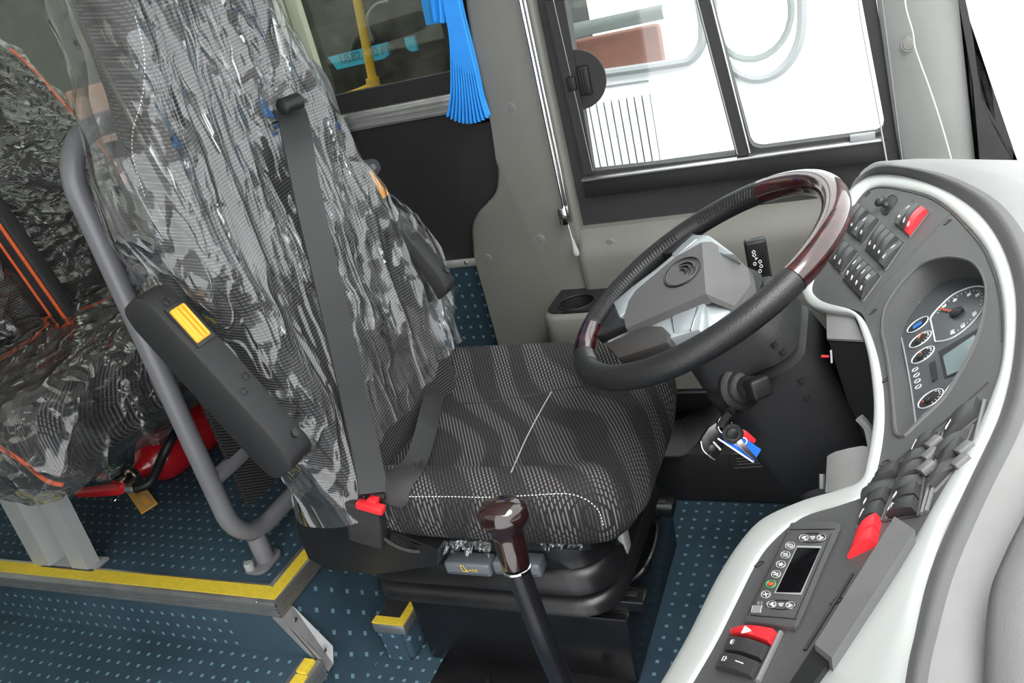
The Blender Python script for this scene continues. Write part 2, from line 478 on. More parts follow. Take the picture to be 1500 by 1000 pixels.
def pr(pts, off, bevel=0.0):
    bm = prism(bmesh.new(), pts, off)
    if bevel:
        es = [e for e in bm.edges if len(e.link_faces) == 2 and e.calc_face_angle(0) > 0.6]
        bmesh.ops.bevel(bm, geom=es, offset=bevel, segments=2, affect='EDGES', profile=0.5)
    return bm

def inpoly(x, y, poly):
    c = False; n = len(poly); j = n - 1
    for i in range(n):
        xi, yi = poly[i]; xj, yj = poly[j]
        if (yi > y) != (yj > y) and x < (xj - xi) * (y - yi) / (yj - yi) + xi: c = not c
        j = i
    return c

def plate(outline, holes, lift, back=None, step=None):
    """flat or curved plate from a 2D outline with holes; back = thickness vector"""
    loops = [outline] + list(holes); vs = []; es = []
    for lp in loops:
        s = len(vs)
        for p in lp: vs.append(V((p[0], p[1])))
        es += [(s + i, s + (i + 1) % len(lp)) for i in range(len(lp))]
    if step:
        x0 = min(p[0] for p in outline); x1 = max(p[0] for p in outline)
        y0 = min(p[1] for p in outline); y1 = max(p[1] for p in outline)
        x = x0 + step / 2
        while x < x1:
            y = y0 + step / 2
            while y < y1:
                if inpoly(x, y, outline) and not any(inpoly(x, y, h) for h in holes): vs.append(V((x, y)))
                y += step
            x += step
    ov, oe, of, *_ = geometry.delaunay_2d_cdt(vs, es, [], 0, 1e-6)
    bm = bmesh.new(); top = [bm.verts.new(lift(p.x, p.y)) for p in ov]
    for f in of:
        cx = sum(ov[i].x for i in f) / len(f); cy = sum(ov[i].y for i in f) / len(f)
        if inpoly(cx, cy, outline) and not any(inpoly(cx, cy, h) for h in holes):
            bm.faces.new([top[i] for i in f])
    for v in [v for v in bm.verts if not v.link_faces]: bm.verts.remove(v)
    if back is not None:
        g = bmesh.ops.extrude_face_region(bm, geom=bm.faces[:])
        for v in g['geom']:
            if isinstance(v, bmesh.types.BMVert): v.co += V(back)
    return bm

def rbox(c, size, r, n=10, fn=None):
    """soft rounded block; fn(p) reshapes each vertex"""
    bm = bmesh.new(); bmesh.ops.create_cube(bm, size=2.0)
    bmesh.ops.subdivide_edges(bm, edges=bm.edges[:], cuts=n, use_grid_fill=True)
    h = V(size) / 2; c = V(c)
    for v in bm.verts:
        q = V((v.co.x * h.x, v.co.y * h.y, v.co.z * h.z))
        inn = V([max(-(h[i] - r), min(h[i] - r, q[i])) for i in range(3)])
        d = q - inn
        p = c + (inn + d.normalized() * r if d.length > 1e-9 else q)
        v.co = fn(p) if fn else p
    return bm

def smoothstep(a, b, x):
    t = max(0.0, min(1.0, (x - a) / (b - a))); return t * t * (3 - 2 * t)

def lerp(tab, x):
    if x <= tab[0][0]: return tab[0][1]
    for (a, va), (b, vb) in zip(tab, tab[1:]):
        if x <= b:
            t = (x - a) / (b - a); t = t * t * (3 - 2 * t) * 0.5 + t * 0.5
            return va + (vb - va) * t
    return tab[-1][1]

def resample(pts, n):
    pts = [V(p) for p in pts]; L = [0]
    for a, b in zip(pts, pts[1:]): L.append(L[-1] + (b - a).length)
    out = []; j = 0
    for i in range(n):
        d = L[-1] * i / (n - 1)
        while j < len(pts) - 2 and L[j + 1] < d: j += 1
        t = (d - L[j]) / max(1e-9, L[j + 1] - L[j])
        out.append(pts[j].lerp(pts[j + 1], min(1, max(0, t))))
    return out

def px_curve(pts, k=6):
    return [(p.x, p.y) for p in catmull([V((a, b, 0)) for a, b in pts], k)]

def rrect(x0, y0, x1, y1, r, n=6):
    out = []
    for cx, cy, a0 in ((x1 - r, y1 - r, 0), (x0 + r, y1 - r, 90), (x0 + r, y0 + r, 180), (x1 - r, y0 + r, 270)):
        for i in range(n + 1):
            a = rad(a0 + 90 * i / n); out.append((cx + r * math.cos(a), cy + r * math.sin(a)))
    return out

def text(body, size, mat, origin, xa, ya, parent=None, name='lettering', depth=0.0003, align='CENTER'):
    cu = bpy.data.curves.new('text', 'FONT'); cu.body = body; cu.size = size; cu.extrude = depth
    cu.align_x = align; cu.align_y = 'CENTER'
    ob = bpy.data.objects.new('text', cu)
    COL.objects.link(ob)
    me = bpy.data.meshes.new_from_object(ob)
    bpy.data.objects.remove(ob); bpy.data.curves.remove(cu)
    xa = V(xa).normalized(); za = xa.cross(V(ya)).normalized(); ya = za.cross(xa)
    mt = Matrix((xa, ya, za)).transposed().to_4x4(); mt.translation = V(origin)
    me.transform(mt); me.materials.clear(); me.materials.append(M[mat])
    o = bpy.data.objects.new(name, me); COL.objects.link(o)
    if parent is not None: adopt(o, parent)
    if len(body) > 2: o['kind'] = 'stuff'
    return o

def bvh_of(o):
    me = o.data
    return BVHTree.FromPolygons([v.co[:] for v in me.vertices], [p.vertices[:] for p in me.polygons])

def hit(bvh, u, v, lift=0.0, fallback=None):
    d = ray(u, v).normalized()
    loc, n, i, dist = bvh.ray_cast(EYE, d)
    if loc is None: return fallback
    if n.dot(d) > 0: n = -n
    return loc + n * lift

# ================================================================== the setting
YW = 1.75
# ---- floor: driver's floor, raised passenger floor, lower aisle tread
ZP, ZT = 0.25, 0.118
floor = mk('floor', bx((-1.02, -0.35, -0.03), (0.75, 1.78, 0.0)), 'carpet', smooth=0)
tag(floor, 'dark blue dotted carpet floor around the driver seat', 'floor', kind='structure')
mk('passenger_floor', bx((-3.4, 0.892, 0.16), (-1.062, 1.78, ZP)), 'carpet', floor, 0)
mk('aisle_tread', bx((-3.4, -0.5, 0.05), (-1.022, 0.885, ZT)), 'carpet', floor, 0)
mk('riser', bx((-3.4, 0.884, 0.0), (-1.066, 0.90, 0.248)), 'carpet_xz', floor, 0)
bm = bmesh.new()
prism(bm, [(-1.062, 0.882, ZP - 0.03), (-0.982, 0.882, 0.0), (-1.2, 0.882, 0.0), (-1.2, 0.882, ZP - 0.03)], (0, 0.9, 0))
mk('front_riser', bm, 'carpet_yz', floor, 0)
mk('front_riser', bx((-1.1, -0.5, -0.02), (-1.0, 0.882, ZT - 0.02)), 'carpet_yz', floor, 0)
# box of the small kick step beside the pedestal
kick = thing('kick_step', (-0.93, 1.1, 0), 'small carpeted kick step with yellow edge beside the seat pedestal', 'step')
mk('step_body', bx((-0.965, 1.0, 0.001), (-0.895, 1.36, 0.092), 0.012, 3), 'carpet_yz', kick)
mk('carpet_face', bx((-0.955, 0.998, 0.002), (-0.905, 1.001, 0.078)), 'carpet_xz', kick, 0)
mk('nosing', bx((-0.967, 0.996, 0.074), (-0.890, 1.36, 0.098), 0.005), 'alu', kick)
mk('carpet_top', bx((-0.963, 1.019, 0.0975), (-0.911, 1.355, 0.0988)), 'board', kick, 0)
mk('grip_strip', bx((-0.966, 0.999, 0.0975), (-0.893, 1.018, 0.0995)), 'yellow', kick, 0)
mk('grip_strip', bx((-0.910, 1.018, 0.0975), (-0.893, 1.2, 0.0995)), 'yellow', kick, 0)

edge = struct('trim_2', 'aluminium step nosing with yellow grip tape along the raised floor', 'step trim', (-1.06, 0.88, 0.25))
prof = [(0.0, 0.0), (0.0, 0.004), (-0.004, 0.0055), (-0.043, 0.0055), (-0.043, 0.0)]
def nosing(a, b, inward, zt, drop=0.03):
    """aluminium angle along an edge; a-b runs along the edge, inward points onto the tread"""
    a, b, w = V(a), V(b), V(inward)
    sec = [w * 0.043 + V((0, 0, 0)), w * 0.043 + V((0, 0, 0.004)), V((0, 0, 0.005)) + w * 0.004]
    sec += [V((0, 0, 0.003)) - w * 0.001]
    for i in range(4):
        z = -0.004 - i * drop / 4
        sec += [-w * 0.0045 + V((0, 0, z)), -w * 0.0045 + V((0, 0, z - drop / 8)), -w * 0.0015 + V((0, 0, z - drop / 8 - 0.001)), -w * 0.0015 + V((0, 0, z - drop / 4 + 0.0005))]
    sec += [V((0, 0, -drop - 0.002)), w * 0.003 + V((0, 0, -drop - 0.002))]
    return lf([[a + s for s in sec], [b + s for s in sec]])
mk('nosing', nosing((-3.4, 0.882, ZP), (-1.058, 0.882, ZP), (0, 1, 0), ZP), 'alu', edge, 25)
mk('nosing', nosing((-1.058, 0.878, ZP), (-1.058, 1.7, ZP), (-1, 0, 0), ZP), 'alu', edge, 25)
mk('grip_strip', pr([(-3.4, 0.886, ZP + 0.0045), (-1.060, 0.886, ZP + 0.0045), (-1.092, 0.918, ZP + 0.0045), (-3.4, 0.918, ZP + 0.0045)], (0, 0, 0.0015)), 'yellow', edge, 0)
mk('grip_strip', pr([(-1.061, 0.887, ZP + 0.0045), (-1.061, 1.7, ZP + 0.0045), (-1.088, 1.7, ZP + 0.0045), (-1.088, 0.914, ZP + 0.0045)], (0, 0, 0.0015)), 'yellow', edge, 0)
# slanted corner strip from the upper nosing to the lower tread
c0, c1 = V((-1.060, 0.876, ZP - 0.032)), V((-1.006, 0.876, ZT + 0.004))
bm = bmesh.new()
prism(bm, [c0 + V((-0.016, 0, 0)), c0 + V((0.004, 0, 0)), c1 + V((0.006, 0, 0)), c1 + V((-0.016, 0, 0))], (0, 0.003, 0))
d = (c1 - c0)
prism(bm, [c0 + V((0.006, 0, 0)), c0 + V((0.006, 0.034, 0)), c1 + V((0.008, 0.034, 0)), c1 + V((0.008, 0.018, -0.03)), c1 + V((0.008, 0, -0.03))], (0.003, 0, 0))
strip = mk('corner_strip', bm, 'strip_metal', edge, 25)
for t in (0.18, 0.93):
    p = c0.lerp(c1, t) + V((0.0095, 0.017, 0))
    mk('screw', lt(p, (1, 0, 0), [(0.0045, 0), (0.0045, 0.0015), (0.002, 0.003)], 10), 'brass', strip)
mk('nosing', nosing((-1.0, -0.5, ZT), (-1.0, 0.873, ZT), (-1, 0, 0), ZT), 'alu', edge, 25)
mk('grip_strip', bx((-1.031, -0.5, ZT + 0.0045), (-1.003, 0.835, ZT + 0.006)), 'yellow', edge, 0)
mk('grip_strip', bx((-1.03, 0.838, ZT + 0.0045), (-1.008, 0.868, ZT + 0.012)), 'yellow', edge, 0)

# ---- left wall of the bus
wall = struct('wall_left', 'left side wall with black board, grey pillar trim and lower grey panel', 'wall', (-0.6, YW, 0.6))
XZ = lambda y: (lambda a, b: V((a, y, b)))
TH = (0, 0.05, 0)
mk('rear_board', plate([(-3.6, 0.25), (-0.75, 0.25), (-0.75, 0.945), (-3.6, 0.945)], [], XZ(YW), TH), 'board', wall, 0)
mk('carpet_panel', plate([(-3.4, 0.0), (-0.85, 0.0), (-0.85, 0.575), (-3.4, 0.560)], [], XZ(YW - 0.008), (0, 0.008, 0)), 'carpet_xz', wall, 0)
mk('edge_strip', bx((-3.4, YW - 0.012, 0.560), (-0.86, YW - 0.002, 0.582), 0.002), 'alu', wall)
mk('screw', lt((-0.945, YW - 0.012, 0.572), (0, -1, 0), [(0.005, 0), (0.005, 0.002), (0.002, 0.003)], 10), 'brass', wall)
rail = mk('window_rail', bx((-3.6, YW - 0.012, 0.934), (-0.80, YW + 0.01, 0.978), 0.003), 'alu', wall)
for z, h in ((0.967, 0.011), (0.953, 0.003), (0.941, 0.003)):
    mk('rail_ridge', bx((-3.6, YW - 0.016 - h * 0.3, z - h / 2), (-0.80, YW - 0.01, z + h / 2), 0.0015), 'alu', rail)
mk('upper_panel', bx((-3.6, YW, 1.55), (0.2, YW + 0.05, 2.05)), 'trim', wall, 0)
mk('rear_post', bx((-0.84, YW, 0.9), (-0.6, YW + 0.05, 1.6)), 'board', wall, 0)
mk('front_sill_board', bx((-0.66, YW, 0.0), (0.165, YW + 0.05, 0.745)), 'board', wall, 0)
# pillar trim
left = px_curve([(680 - 0, -40), (683, 20), (700, 95), (715, 160), (724, 215), (728, 255), (724, 283), (706, 305), (693, 322), (690, 345), (697, 385), (712, 440), (730, 505), (752, 590)], 5)
outl = [(at(u, v, 1, YW - 0.035).x, at(u, v, 1, YW - 0.035).z) for u, v in left]
xl = outl[0][0]
outl = [(xl, 1.75)] + outl + [(-0.905, 0.03), (-0.625, 0.03), (-0.625, 1.75)]
bm = plate(outl, [], XZ(YW - 0.035), (0, 0.04, 0))
es = [e for e in bm.edges if len(e.link_faces) == 2 and e.calc_face_angle(0) > 0.8]
bmesh.ops.bevel(bm, geom=es, offset=0.009, segments=3, affect='EDGES', profile=0.5)
pillar = mk('pillar_trim', bm, 'trim', wall, 50)
def cap(u, v, y, parent, r=0.0095, n=V((0, -1, 0)), p=None):
    c = p if p is not None else at(u, v, 1, y)
    mk('fastener_cap', lt(c - n * 0.002, n, [(r, 0), (r, 0.0028), (r * 0.9, 0.0036), (r * 0.3, 0.0042)], 20), 'trim', parent, 30)
    o = mk('cap_seat', tb([c + frame(n)[0] * (r * 1.13 * math.cos(a)) + frame(n)[1] * (r * 1.13 * math.sin(a)) for a in [i * math.pi / 12 for i in range(24)]], 0.0009, 6, True), 'rubber', parent)
    return o
for u, v in ((748, 158), (791, 350), (714, 378)): cap(u, v, YW - 0.035, pillar)
# lower grey panel below the driver's window
def yf(z): return YW - 0.028 - 0.022 * smoothstep(0.64, 0.56, z) + 0.008 * smoothstep(0.56, 0.42, z)
rows = []
for z in [0.632, 0.630, 0.622, 0.605, 0.59, 0.575, 0.56, 0.52, 0.48, 0.42, 0.3, 0.237]:
    y = yf(z) if z < 0.631 else YW + 0.0
    rows.append([(-0.64, YW + 0.0, z), (-0.638, y + 0.006, z), (-0.63, y, z)] + [(-0.62 + i * 0.09, y, z + 0.004 * i / 10) for i in range(11)])
fp = mk('front_panel', lf(rows), 'trim', wall, 45)
for u, v in ((894, 356), (978, 355)): cap(u, v, yf(0.6) - 0.001, fp)

# ---- driver's window
w2 = struct('window_2', 'driver side window with black frame and sliding pane', 'window', (-0.3, YW, 0.9))
def wx(u, v, y=YW): p = at(u, v, 1, y); return (p.x, p.z)
# dark frame with two openings
gl1 = [wx(868, 250), wx(1080, 226), wx(1021, 0), (-0.36, 1.5), (-0.575, 1.5), wx(829, 0)]
gl2b = px_curve([(1098, 205), (1104, 213), (1116, 216)], 4); gl2c = px_curve([(1283, 194), (1293, 188), (1295, 176)], 4)
gl2 = [wx(1042, 0)] + [wx(*p) for p in gl2b] + [wx(*p) for p in gl2c] + [wx(1262, 0), (-0.07, 1.5), (-0.35, 1.5)]
mk('frame', plate([(-0.63, 0.60), (0.07, 0.60), (0.035, 0.8), (-0.05, 1.56), (-0.63, 1.56)], [gl1, gl2], XZ(YW - 0.005), (0, 0.03, 0)), 'board', w2, 0)
mk('glass', plate(gl1, [], XZ(YW + 0.012), (0, 0.003, 0)), 'glass', w2, 0)
mk('glass', plate(gl2, [], XZ(YW + 0.018), (0, 0.003, 0)), 'glass', w2, 0)
# raised sash profile and sill track
mk('sash_post', pr([at(u, v, 1, YW - 0.006) for u, v in ((1021, 0), (1080, 227), (1098, 224), (1041, 0))], (0, -0.014, 0)), 'board', w2, 0)
mk('sash_edge', tb([at(1041, 0, 1, YW - 0.02), at(1098, 224, 1, YW - 0.02)], 0.0022, 6), 'alu', w2)
mk('sash_edge', tb([at(1021, 0, 1, YW - 0.02), at(1080, 226, 1, YW - 0.02)], 0.0018, 6), 'rubber', w2)
a, b = at(852, 261, 1, YW - 0.02), at(1303, 208, 1, YW - 0.02)
mk('sill_track', bx((a.x, YW - 0.026, 0.739), (0.015, YW + 0.0, 0.7445), 0.001), 'alu', w2, 30)
mk('sill_track', bx((a.x, YW - 0.020, 0.70), (0.02, YW - 0.004, 0.738), 0.001), 'black', w2, 30)
mk('latch_stop', bx((-0.045, YW - 0.024, 0.7445), (0.0, YW - 0.006, 0.757), 0.001), 'rubber', w2, 30)
mk('side_channel', pr([at(u, v, 1, YW - 0.006) for u, v in ((800, 0), (858, 253), (872, 250), (829, 0))], (0, -0.012, 0)), 'board', w2, 0)
mk('channel_line', tb([at(806, -20, 1, YW - 0.019), at(868, 250, 1, YW - 0.019)], 0.0009, 5), 'alu', w2)
# round latch plate with pull
cc = at(847, 117, 1, YW - 0.008)
disc = [(cc.x + 0.062 * math.cos(t), YW - 0.008, cc.z + 0.062 * math.sin(t)) for t in [rad(-97 + i * 194 / 24) for i in range(25)]]
la = mk('latch_plate', pr(disc, (0, -0.004, 0)), 'board', w2, 30)
p = at(856, 118, 1, YW - 0.016)
bm = obox(bmesh.new(), p, V((1, 0, 0)), V((0, 1, 0)), V((0, 0, 1)), 0.013, 0.008, 0.030, 0.004)
for k in (-0.006, 0, 0.006): obox(bm, p + V((k, -0.009, 0)), V((1, 0, 0)), V((0, 1, 0)), V((0, 0, 1)), 0.0016, 0.003, 0.026, 0.001)
mk('latch_pull', bm, 'black', la)
bm = obox(bmesh.new(), at(838, 122, 1, YW - 0.016), V((1, 0, 0)), V((0, 1, 0)), V((0, 0, 1)), 0.010, 0.008, 0.015, 0.003)
mk('latch_catch', bm, 'black', la)
# printed glass marks
def glass_mark(u, v, s, y, nlines):
    c = at(u, v, 1, y)
    bm = bmesh.new()
    for r in (1.0, 0.68, 0.36):
        pts = [c + V((s * r * math.cos(t), 0, s * 0.55 * r * math.sin(t))) for t in [rad(25 + i * 13) for i in range(11)]]
        tube(bm, pts, s * 0.05, 4)
    o = mk('glass_mark', bm, 'rubber', w2)
    text('YUTONG' if nlines else 'YUTONG', s * 0.55, 'rubber', c + V((0, 0, -s * 0.35)), (1, 0, 0), (0, 0, 1), o)
    for k in range(nlines):
        text(('E4 43R', 'AS2 M', 'TP 003', 'LAM')[k % 4], s * 0.36, 'rubber', c + V((0, 0, -s * (0.95 + 0.5 * k))), (1, 0, 0), (0, 0, 1), o)
glass_mark(904, 202, 0.009, YW + 0.010, 4)
glass_mark(1257, 148, 0.010, YW + 0.016, 0)

# ---- rear side window
w1 = struct('window_1', 'tinted rear side window behind the driver seat', 'window', (-1.6, YW, 1.2))
mk('frame', plate([(-3.6, 0.975), (-0.80, 0.975), (-0.80, 1.62), (-3.6, 1.62)], [[(-3.5, 1.022), (-0.862, 1.022), (-0.85, 1.58), (-3.5, 1.58)]], XZ(YW + 0.008), (0, 0.03, 0)), 'board', w1, 0)
mk('glass', bx((-3.5, YW + 0.02, 1.01), (-0.84, YW + 0.024, 1.59)), 'glass_tint', w1, 0)
for u0, u1 in ((407, 422), (425, 442)):
    x0 = at(u0 + 5, 40, 1, YW).x; x1 = at(u1 + 5, 40, 1, YW).x
    mk('mullion', bx((x0, YW - 0.004, 1.0), (x1, YW + 0.018, 1.6), 0.002), 'cream', w1, 30)

# ---- A pillar and windshield
t1 = struct('trim_1', 'grey front pillar trim, colour lightened for the windshield light', 'pillar', (0.1, 1.72, 0.9))
def P3(u, v, y): return at(u, v, 1, y)
vv = [250, 200, 130, 60, 0, -60]
lft = [(1322, 250), (1313, 200), (1303, 130), (1293, 60), (1284, 0), (1275, -60)]
rgt = [(1443, 250), (1438, 200), (1431, 130), (1421, 60), (1410, 0), (1398, -60)]
rows = []
def prow(l, r):
    out = [P3(l[0], l[1], YW + 0.02), P3(l[0], l[1], YW - 0.012)]
    for t in (0.06, 0.14, 0.3, 0.5, 0.7, 0.85, 0.94, 1.0):
        u = l[0] + (r[0] - l[0]) * t; v = l[1] + (r[1] - l[1]) * t
        out.append(P3(u, v, YW - 0.014 - 0.05 * t - 0.012 * math.sin(math.pi * t)))
    e = P3(r[0], r[1], YW - 0.064); out.append(e + V((0.012, 0.012, 0)))
    out.append(e + V((0.02, 0.05, 0)))
    return out
for l, r in zip(lft, rgt): rows.append(prow(l, r))
lo = [p + (rows[0][i] - rows[1][i]).normalized() * 0.22 for i, p in enumerate(rows[0])]
hi = [p + (rows[-1][i] - rows[-2][i]).normalized() * 0.5 for i, p in enumerate(rows[-1])]
ap = mk('pillar_cover', lf([lo] + rows + [hi]), 'trim_lit', t1, 50)
cap(1331, 65, 0, ap, 0.0105, p=P3(1331, 65, YW - 0.04))
mk('groove_line', tb([P3(1288 + 4, 0, YW - 0.02), P3(1322, 235, YW - 0.02)], 0.0012, 5), 'rubber', ap)

w3 = struct('window_3', 'front windshield with black printed border', 'windshield', (0.5, 1.0, 1.2))
def ws(a, z):
    """windshield surface: a runs from the pillar (0) across the front (1); z height"""
    ang = rad(8 + 82 * min(1, a * 2.2))
    y = 1.72 - 2.1 * a
    x = 0.20 + 0.40 * (1 - math.exp(-a * 5.5)) - 0.28 * (z - 0.66)
    return V((x, y, z))
gr = [[ws(a / 30, 0.62 + k * 0.125) for a in range(31)] for k in range(9)]
mk('glass', lf(gr), 'glass', w3, 80)
bo = px_curve([(1396, -60), (1414, 0), (1426, 60), (1434, 120), (1446, 165), (1466, 205), (1502, 268), (1540, 320)], 4) + [(1540, 360), (1440, 340), (1436, 245), (1425, 120), (1404, 0), (1390, -60)]
bm = pr([at(u, v, 1, YW - 0.078) for u, v in bo], (0, 0.004, 0))
mk('border', bm, 'board', w3, 80)

# ---- ceiling, far walls (they shade the cabin)
ceil = mk('ceiling', bx((-3.6, -0.6, 1.9), (0.02, 1.8, 1.95)), 'ceiling', smooth=0)
tag(ceil, 'pale bus ceiling lining above the seats', 'ceiling', kind='structure')
wr = mk('wall_rear', bx((-3.65, -0.6, 0.0), (-3.6, 1.8, 2.0)), 'ceiling', smooth=0)
tag(wr, 'rear end wall of the cabin far behind the seats', 'wall', kind='structure')
wr = mk('wall_right', bx((-3.6, -0.65, 0.0), (-1.0, -0.6, 0.95)), 'trim', smooth=0)
tag(wr, 'right side wall of the cabin below its windows', 'wall', kind='structure')
wr = mk('window_4', bx((-3.6, -0.63, 0.95), (-1.0, -0.62, 1.9)), 'glass_tint', smooth=0)
tag(wr, 'tinted window band of the right side wall', 'window', kind='structure')
gd = mk('ground', bx((-12, -10, -0.85), (10, 12, -0.8)), 'ground', smooth=0)
tag(gd, 'pale paved ground outside the bus', 'ground', kind='structure')

# ================================================================== neighbouring bus outside
bus = thing('bus', (-1.0, 3.0, -0.8), 'white bus parked alongside, seen through the side windows', 'bus')
YB = 3.0
wn1 = [wx(u, v, YB) for u, v in px_curve([(812, 116), (880, 108), (985, 93), (1012, 86), (1027, 66), (1030, 40), (1024, 0), (1012, -60)], 5)]
wn1 = [(-1.2, wn1[0][1])] + wn1 + [(-0.70, wn1[-1][1] + 0.12), (-1.2, wn1[-1][1] + 0.12)]
ex = [wx(u, v, YB) for u, v in px_curve([(1040, -70), (1043, 0), (1050, 60), (1070, 98), (1105, 115), (1140, 105), (1165, 75), (1175, 30), (1172, -70)], 5)]
rear_open = [(-6.0, 0.85), (-1.36, 0.85), (-1.36, 1.95), (-6.0, 1.95)]
mk('body_panel', plate([(-7, -0.45), (3.0, -0.45), (3.0, 2.3), (-7, 2.3)], [wn1, ex, rear_open], XZ(YB), (0, 0.04, 0)), 'body', bus, 0)
mk('window_seal', tb([V((a, YB - 0.005, b)) for a, b in wn1], 0.016, 8, True), 'rubber', bus)
mk('window_seal', tb([V((a, YB - 0.005, b)) for a, b in ex], 0.016, 8, True), 'rubber', bus)
mk('window_pane', plate(wn1, [], XZ(YB + 0.01), (0, 0.004, 0)), 'glass', bus, 0)
mk('window_pane', plate(ex, [], XZ(YB + 0.01), (0, 0.004, 0)), 'glass', bus, 0)
mk('window_pane', bx((-6.0, YB + 0.02, 0.85), (-1.36, YB + 0.026, 1.95)), 'glass', bus, 0)
# louvre panel
q = [at(868, 152, 1, YB), at(948, 140, 1, YB), at(962, 262, 1, YB), at(880, 275, 1, YB)]
xa, xb = q[3].x - 0.01, q[1].x + 0.012; zt, zb = q[0].z + 0.01, -0.3
mk('louvre_backing', bx((xa, YB - 0.004, zb), (xb, YB + 0.0, zt - 0.01)), 'rubber', bus, 0)
nsl = 9
for i in range(nsl):
    x0 = xa + (xb - xa) * i / nsl
    mk('slat', bx((x0 + 0.003, YB - 0.018, zb), (x0 + (xb - xa) / nsl - 0.003, YB - 0.003, zt - 0.004), 0.003, 1), 'body', bus, 30)
mk('panel_line', tb([at(878, 128, 1, YB - 0.002), at(950, 118, 1, YB - 0.002)], 0.003, 5), 'rubber', bus)
# inside of it
mk('seat_panel', bx((-1.4, YB + 0.35, 0.55), (-0.74, YB + 0.42, at(930, 40, 1, YB + .4).z), 0.02), 'brown', bus)
mk('grab_rail', tb([(-1.5, YB + 0.3, at(930, 26, 1, YB + .3).z), (-0.70, YB + 0.3, at(930, 26, 1, YB + .3).z)], 0.028, 10), 'lightgrey', bus)
mk('steering_ring', tb([at(1100, 20, 1, YB + 0.3) + V((0.14 * math.cos(t), 0, 0.16 * math.sin(t))) for t in [i * math.pi / 12 for i in range(24)]], 0.014, 6, True), 'lightgrey', bus)
mk('cabin_lining', bx((-6.5, YB + 1.3, -0.4), (-1.3, YB + 1.35, 2.2)), 'dark', bus, 0)
mk('cabin_lining', bx((-6.5, YB + 0.05, 0.3), (-1.3, YB + 1.3, 0.33)), 'dark', bus, 0)
mk('cabin_lining', bx((-1.33, YB + 0.05, -0.4), (-1.29, YB + 1.3, 2.2)), 'dark', bus, 0)
mk('gapped_roof', bx((-7, YB + 0.95, 2.28), (3.0, YB + 2.3, 2.32)), 'body', bus, 0)  # stops short of the side wall: added gap lets sky light the cabin
YP = YB + 0.35
mk('grab_pole', tb([at(512, -60, 1, YP), at(547, 122, 1, YP)], 0.021, 10), 'yellowpole', bus)
mk('pole_foot', tb(catmull([at(547, 120, 1, YP), at(545, 126, 1, YP), at(520, 137, 1, YP), at(470, 152, 1, YP)], 5), 0.018, 8), 'yellowpole', bus)
mk('pole_collar', tb([at(545, 114, 1, YP), at(549, 130, 1, YP)], 0.032, 10), 'yellowpole', bus)
YS = YB + 0.55
bd = mk('sign_board', pr([at(u, v, 1, YS) for u, v in ((480, 84), (566, 62), (570, 80), (563, 86), (494, 102))], (0, 0.02, 0)), 'cyan', bus, 0)
a, b = at(505, 86, 1, YS - 0.002), at(569, 72, 1, YS - 0.002)
text('USB2.000 PM', 0.055, 'cyantext', (a + b) / 2, b - a, (0, 0, 1), bd)
mk('sign_board', pr([at(u, v, 1, YS) for u, v in ((592, 56), (606, 53), (612, 74), (602, 76), (595, 70))], (0, 0.02, 0)), 'cyan', bus, 0)
mk('seat_frame', tb(catmull([at(545, 60, 1, YS), at(538, 30, 1, YS), at(550, 8, 1, YS), at(570, 2, 1, YS)], 6), 0.01, 6), 'rubber', bus)
mk('seat_back', bx((-2.9, YS + 0.2, 0.5), (-2.5, YS + 0.6, 1.15), 0.04), 'dark', bus)
mk('seat_back', bx((-3.6, YS + 0.2, 0.5), (-3.2, YS + 0.6, 1.1), 0.04), 'dark', bus)
mk('seat_back', bx((-4.4, YS + 0.2, 0.5), (-4.0, YS + 0.6, 1.15), 0.04), 'brown', bus)

# ================================================================== driver seat
seat = thing('driver_seat', (-0.7, 1.12, 0), 'dark grey patterned driver seat behind the steering wheel', 'seat')
def cush(p):
    x, y, z = p
    t = smoothstep(0.38, 0.46, z)
    near = smoothstep(0.115, 0.20, -(y - 1.12)); far = smoothstep(0.12, 0.20, y - 1.12)
    z += t * (0.030 * near + 0.042 * far)
    z -= t * 0.018 * (1 - near) * (1 - far) * smoothstep(-0.40, -0.6, x)
    z -= t * 0.05 * smoothstep(-0.42, -0.33, x) ** 2
    if x > -0.46:                                        # rounded front corners
        e = (x + 0.46) / 0.11
        y = 1.12 + (y - 1.12) * (1 - 0.12 * e * e)
    x += 0.02 * smoothstep(0.5, 0.38, z)*0
    return V((x, y, z))
cu = mk('cushion', rbox((-0.60, 1.12, 0.450), (0.50, 0.48, 0.105), 0.050, 26, cush), 'fabric', seat, 80)
bv = bvh_of(cu)
def onseat(pts, lift): return [p for p in (hit(bv, u, v, lift) for u, v in px_curve(pts, 6)) if p is not None]
mk('seam', tb(onseat([(808, 574), (792, 602), (772, 640), (755, 678), (749, 692)], 0.0006), 0.0011, 6), 'lightgrey', seat)
mk('seam', tb(onseat([(640, 590), (700, 590), (760, 582), (812, 572), (850, 566), (900, 566)], 0.0003), 0.0014, 6), 'board', seat)
st = onseat([(600, 727), (660, 727), (720, 728), (780, 725), (830, 723), (858, 731), (876, 747), (884, 770)], 0.0012)
bm = bmesh.new()
rs = resample(st, 121)
for i in range(0, 120, 2):
    tube(bm, [rs[i], rs[i + 1].lerp(rs[i], 0.1)], 0.0008, 4)
mk('stitching', bm, 'cord', seat, 0, kind='stuff')

